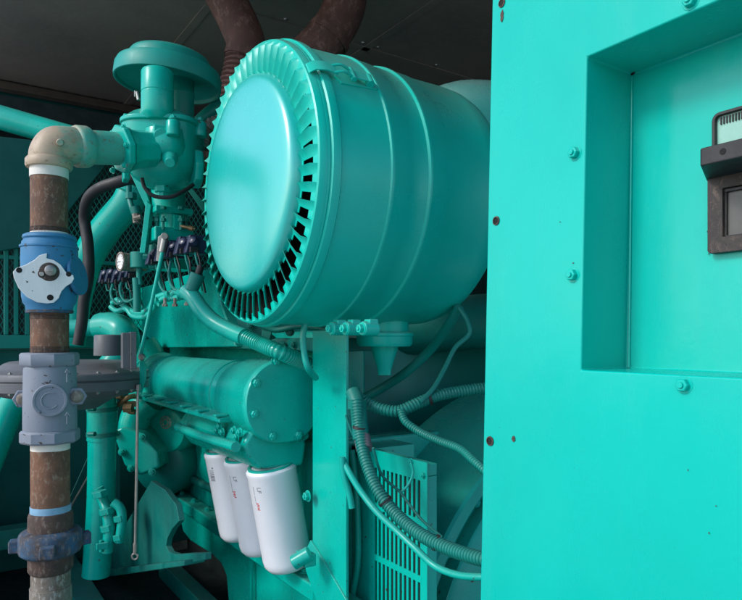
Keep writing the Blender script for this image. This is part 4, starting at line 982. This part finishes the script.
# ------------------------------------------------------------------ generator end, bottom right
al = thing('alternator', P(1.45, 1.6, -1.0), 'large round teal alternator housing behind the slotted grille at bottom right', 'alternator')
AO = P(1.56, 0, -.86)
part('housing', lambda bm: lathe(bm, AO, L, [(0, 1.15), (.52, 1.17), (.580, 1.19), (.585, 1.195), (.585, 1.235), (.617, 1.235), (.617, 1.205), (.622, 1.20), (.650, 1.20), (.657, 1.206), (.660, 1.225), (.663, 1.25), (.68, 1.30), (.70, 1.36), (.715, 1.42), (.722, 1.48), (.71, 1.495), (0, 1.495)], 160), 'teal', al, smooth=30)
for a in range(8):
    aa = R(105+a*14); bolt(P(1.56+.601*math.cos(aa), 1.234, -.86+.601*math.sin(aa)), -L, .013, al, 'teal')
gr = thing('intake_grille', P(.88, 1.2, -1.0), 'flat teal ventilation grille with rows of tall narrow slots', 'grille')
g0 = onT(427, 460, .88).y; g1 = onT(369, 460, .88).y; gz1 = onT(372, 449, .88).z-Z0
def fgr(bm):
    z1 = gz1; z0 = -1.0; w = g1-g0; mgn = .020; tt = .004
    ax0 = .88
    cols = 11; pitch = (w-2*mgn)/cols
    zt = z1-.042
    rows = []
    z = zt
    hs = [.085, .110, .110, .075, .110, .110]
    for h in hs:
        rows.append((z-h, z)); z -= h+.014
    def slab(l0, l1, a, b):
        box2(bm, P(ax0, l0, a), P(ax0+tt, l1, b))
    # horizontal strips
    slab(g0, g1, zt, z1); prevz = zt
    for k, (a, b) in enumerate(rows):
        nz = rows[k+1][1] if k+1 < len(rows) else z0
        slab(g0+mgn, g1-mgn, nz, a)
        for c in range(cols+1):
            lc = g0+mgn+c*pitch
            box2(bm, P(ax0+.0003, lc-pitch*.23, a-.0005), P(ax0+tt-.0003, lc+pitch*.23, b+.0005))
    box2(bm, P(ax0+.0001, g0, z0), P(ax0+tt, g0+mgn-.0002, zt-.0002)); box2(bm, P(ax0+.0001, g1-mgn+.0002, z0), P(ax0+tt, g1, zt-.0002))
part('slotted_plate', fgr, 'teal', gr)
part('grille_box', lambda bm: (box2(bm, P(.8845, g0+.002, -1.0), P(.91, g0+.012, gz1-.0305)), box2(bm, P(.8845, g1, -1.0), P(1.02, g1+.10, gz1-.002)), box2(bm, P(.8845, g0+.002, gz1-.03), P(.91, g1+.1, gz1-.004))), 'teal', gr, bevel=.002)
part('grille_backing', lambda bm: box2(bm, P(.905, g0+.013, -1.0), P(.908, g1-.002, gz1-.032)), 'black', gr)
for l, z in ((g0+.011, gz1-.028), (g1-.011, gz1-.028), (g0+.055, gz1-.006)): bolt(P(.8795, l, z), -T, .006, gr, 'teal')
part('box_edge', lambda bm: tube(bm, [onT(352, 450, .87), onT(357, 500, .87), onT(358, 560, .87), onT(352, 600, .87), onT(348, 660, .87)], .008, 12), 'teal', gr)
part('terminal_side', lambda bm: box2(bm, P(.905, g1+.101, -1.0), P(.94, g1+.30, -.34)), 'teal', gr, bevel=.01)
# conduits
G = 'cables and conduits draped over the generator'
hose('flexible_conduit', 'thick corrugated conduit curving across the slotted grille', 'conduit', [at(357, 400, 1.42), at(359, 425, 1.40), at(364, 455, 1.36), at(376, 487, 1.32), at(395, 513, 1.28), at(420, 534, 1.22), at(450, 549, 1.16), at(482, 559, 1.10), at(520, 566, 1.05)], .0132, 'tealdull', .0068, 18, G)
hose('flexible_conduit', 'dark corrugated conduit arching over the round alternator top', 'conduit', [at(352, 392, 1.50), at(362, 400, 1.48), at(378, 408, 1.46), at(398, 411, 1.45), at(416, 404, 1.46), at(436, 396, 1.48), at(462, 391, 1.5), at(500, 386, 1.52)], .0135, 'tealdull', .0075, 16, G)
hose('flexible_conduit', 'narrow corrugated conduit drooping down to the right from the junction', 'conduit', [at(401, 410, 1.43), at(405, 421, 1.42), at(420, 432, 1.40), at(440, 441, 1.36), at(460, 449, 1.32), at(474, 461, 1.28), at(492, 477, 1.24)], .0092, 'tealdull', .0058, 14, G)
hose('cable', 'thin grey green tube rising from the junction to a bent peak', 'cable', [at(420, 402, 1.45), at(433, 389, 1.47), at(445, 368, 1.5), at(455, 348, 1.52), at(467, 337, 1.53), at(470, 330, 1.53), at(466, 318, 1.54), at(459, 308, 1.55)], .0058, 'tealdull', 0, 10, G)
hose('cable', 'teal tube slanting behind the drain cup up to the peak', 'cable', [at(459, 308, 1.57), at(448, 326, 1.62), at(430, 350, 1.7), at(405, 373, 1.75), at(375, 392, 1.8), at(350, 404, 1.8)], .0125, 'tealdull', 0, 12, G)
hose('cable', 'smooth teal cable crossing low over the slotted grille', 'cable', [at(342, 458, 1.36), at(350, 474, 1.34), at(362, 493, 1.32), at(378, 513, 1.29), at(398, 532, 1.26), at(415, 548, 1.23), at(435, 566, 1.2), at(458, 575, 1.16), at(484, 577, 1.12), at(510, 577, 1.1)], .0068, 'teal', 0, 10, G)
hose('cable', 'short teal cable end hanging beside the support post', 'cable', [at(342, 457, 1.35), at(344, 475, 1.35), at(349, 492, 1.35), at(352, 508, 1.35)], .0068, 'teal', 0, 10, G)
hose('cable', 'fine wire running down over the grille under the thick conduit', 'cable', [at(373, 448, 1.34), at(382, 475, 1.36), at(400, 492, 1.36), at(412, 508, 1.34), at(424, 522, 1.32), at(442, 537, 1.3)], .0030, 'tealdull', 0, 8, G)
hose('cable', 'short fine wire branching up on the slotted grille', 'cable', [at(400, 493, 1.365), at(408, 485, 1.365), at(413, 473, 1.365), at(411, 463, 1.365)], .0028, 'teal', 0, 8, G)
hose('cable', 'thin pale cable behind the thick conduit beside the post', 'cable', [at(346, 415, 1.45), at(352, 432, 1.45), at(360, 448, 1.45)], .0032, 'tealdull', 0, 8, G)
jn = thing('conduit_junction', at(357, 410, 1.43), 'teal conduit junction beside the flat support post', 'junction')
part('junction_sleeve', lambda bm: (tube(bm, [at(353, 392, 1.46), at(358, 408, 1.43), at(361, 440, 1.39)], .0175, 16), lathe(bm, at(357, 400, 1.43), -UP, [(0, 0), (.021, 0), (.021, .02), (0, .02)], 6)), 'tealdull', jn, bevel=.001)
part('tape_wrap', lambda bm: sweep(bm, [at(362, 437, 1.395), at(364.5, 450, 1.375)], .0178, 16), 'dgrey', jn)
for i, (x, y, dd, rr_, ax_) in enumerate(((359.5, 428, 1.397, .0142, (0, .1)), (385, 501, 1.30, .0142, (.8, -1)), (436, 542.5, 1.19, .0142, (1, -.4)), (430, 398.5, 1.475, .015, (1, .3)))):
    tag(finish('cable_tie', (lambda b: (lathe(b, at(x, y, dd), RGT*(ax_[0] or .02)+UP*(ax_[1]), [(rr_-.002, -.003), (rr_+.001, -.003), (rr_+.001, .003), (rr_-.002, .003)], 24, closed=True), b)[-1])(B()), 'blackp'),
        ('cable tie high on the thick conduit beside the support post', 'cable tie midway along the thick conduit over the grille', 'cable tie on the thick conduit near the cabinet edge', 'cable tie on the dark conduit over the alternator')[i], 'cable tie')
# dark machinery behind under the drum
bk = thing('turbo_housing', at(430, 350, 2.3), 'dark teal round housing in the shade under the drum air cleaner', 'housing')
part('housing', lambda bm: lathe(bm, P(1.35, 1.9, -.02), Vector((.5, -.85, .1)), [(0, -.3), (.2, -.3), (.21, 0), (.16, .06), (.10, .10), (.09, .16), (0, .16)], 40), 'tealdull', bk)
part('outlet_pipe', lambda bm: tube(bm, [P(1.2, 2.0, -.06), P(1.3, 1.8, .02), P(1.55, 1.5, .06), P(1.9, 1.3, .06)], .09, 20), 'tealdull', bk)

# ------------------------------------------------------------------ light, sky, camera
w = bpy.data.worlds.new('World'); sc.world = w; w.use_nodes = True
nt = w.node_tree; bg = nt.nodes['Background']
sky = nt.nodes.new('ShaderNodeTexSky'); sky.sky_type = 'NISHITA'; sky.sun_disc = False
SUN_AZ_VEC = Vector((-1.0, .12, 0)).normalized()   # where the sun stands, horizontally
EL = 36
sky.sun_elevation = R(EL); sky.sun_rotation = math.atan2(SUN_AZ_VEC.x, SUN_AZ_VEC.y)
sky.air_density = 1.0; sky.dust_density = 1.2; sky.ozone_density = 1.5
nt.links.new(sky.outputs[0], bg.inputs[0]); bg.inputs[1].default_value = .15
sd = bpy.data.lights.new('sun', 'SUN'); sd.energy = 1.15; sd.angle = R(14); sd.color = (1, .97, .93)
so = bpy.data.objects.new('sun', sd); C.objects.link(so)
sv = (SUN_AZ_VEC*math.cos(R(EL))+UP*math.sin(R(EL)))
so.rotation_euler = sv.to_track_quat('Z', 'Y').to_euler(); so.location = sv*20

cd = bpy.data.cameras.new('camera'); cam = bpy.data.objects.new('camera', cd); C.objects.link(cam)
cam.location = EYE; cd.sensor_width = 36; cd.lens = F/742*36
cam.rotation_euler = (R(90), 0, -math.atan2(SN, CS))
cd.shift_y = (CY-300)/742*-1*-1; cd.clip_start = .02; cd.clip_end = 1000
sc.camera = cam
sc.view_settings.view_transform = 'Standard'; sc.view_settings.look = 'None'; sc.view_settings.gamma = 1
sc.view_settings.exposure = .80
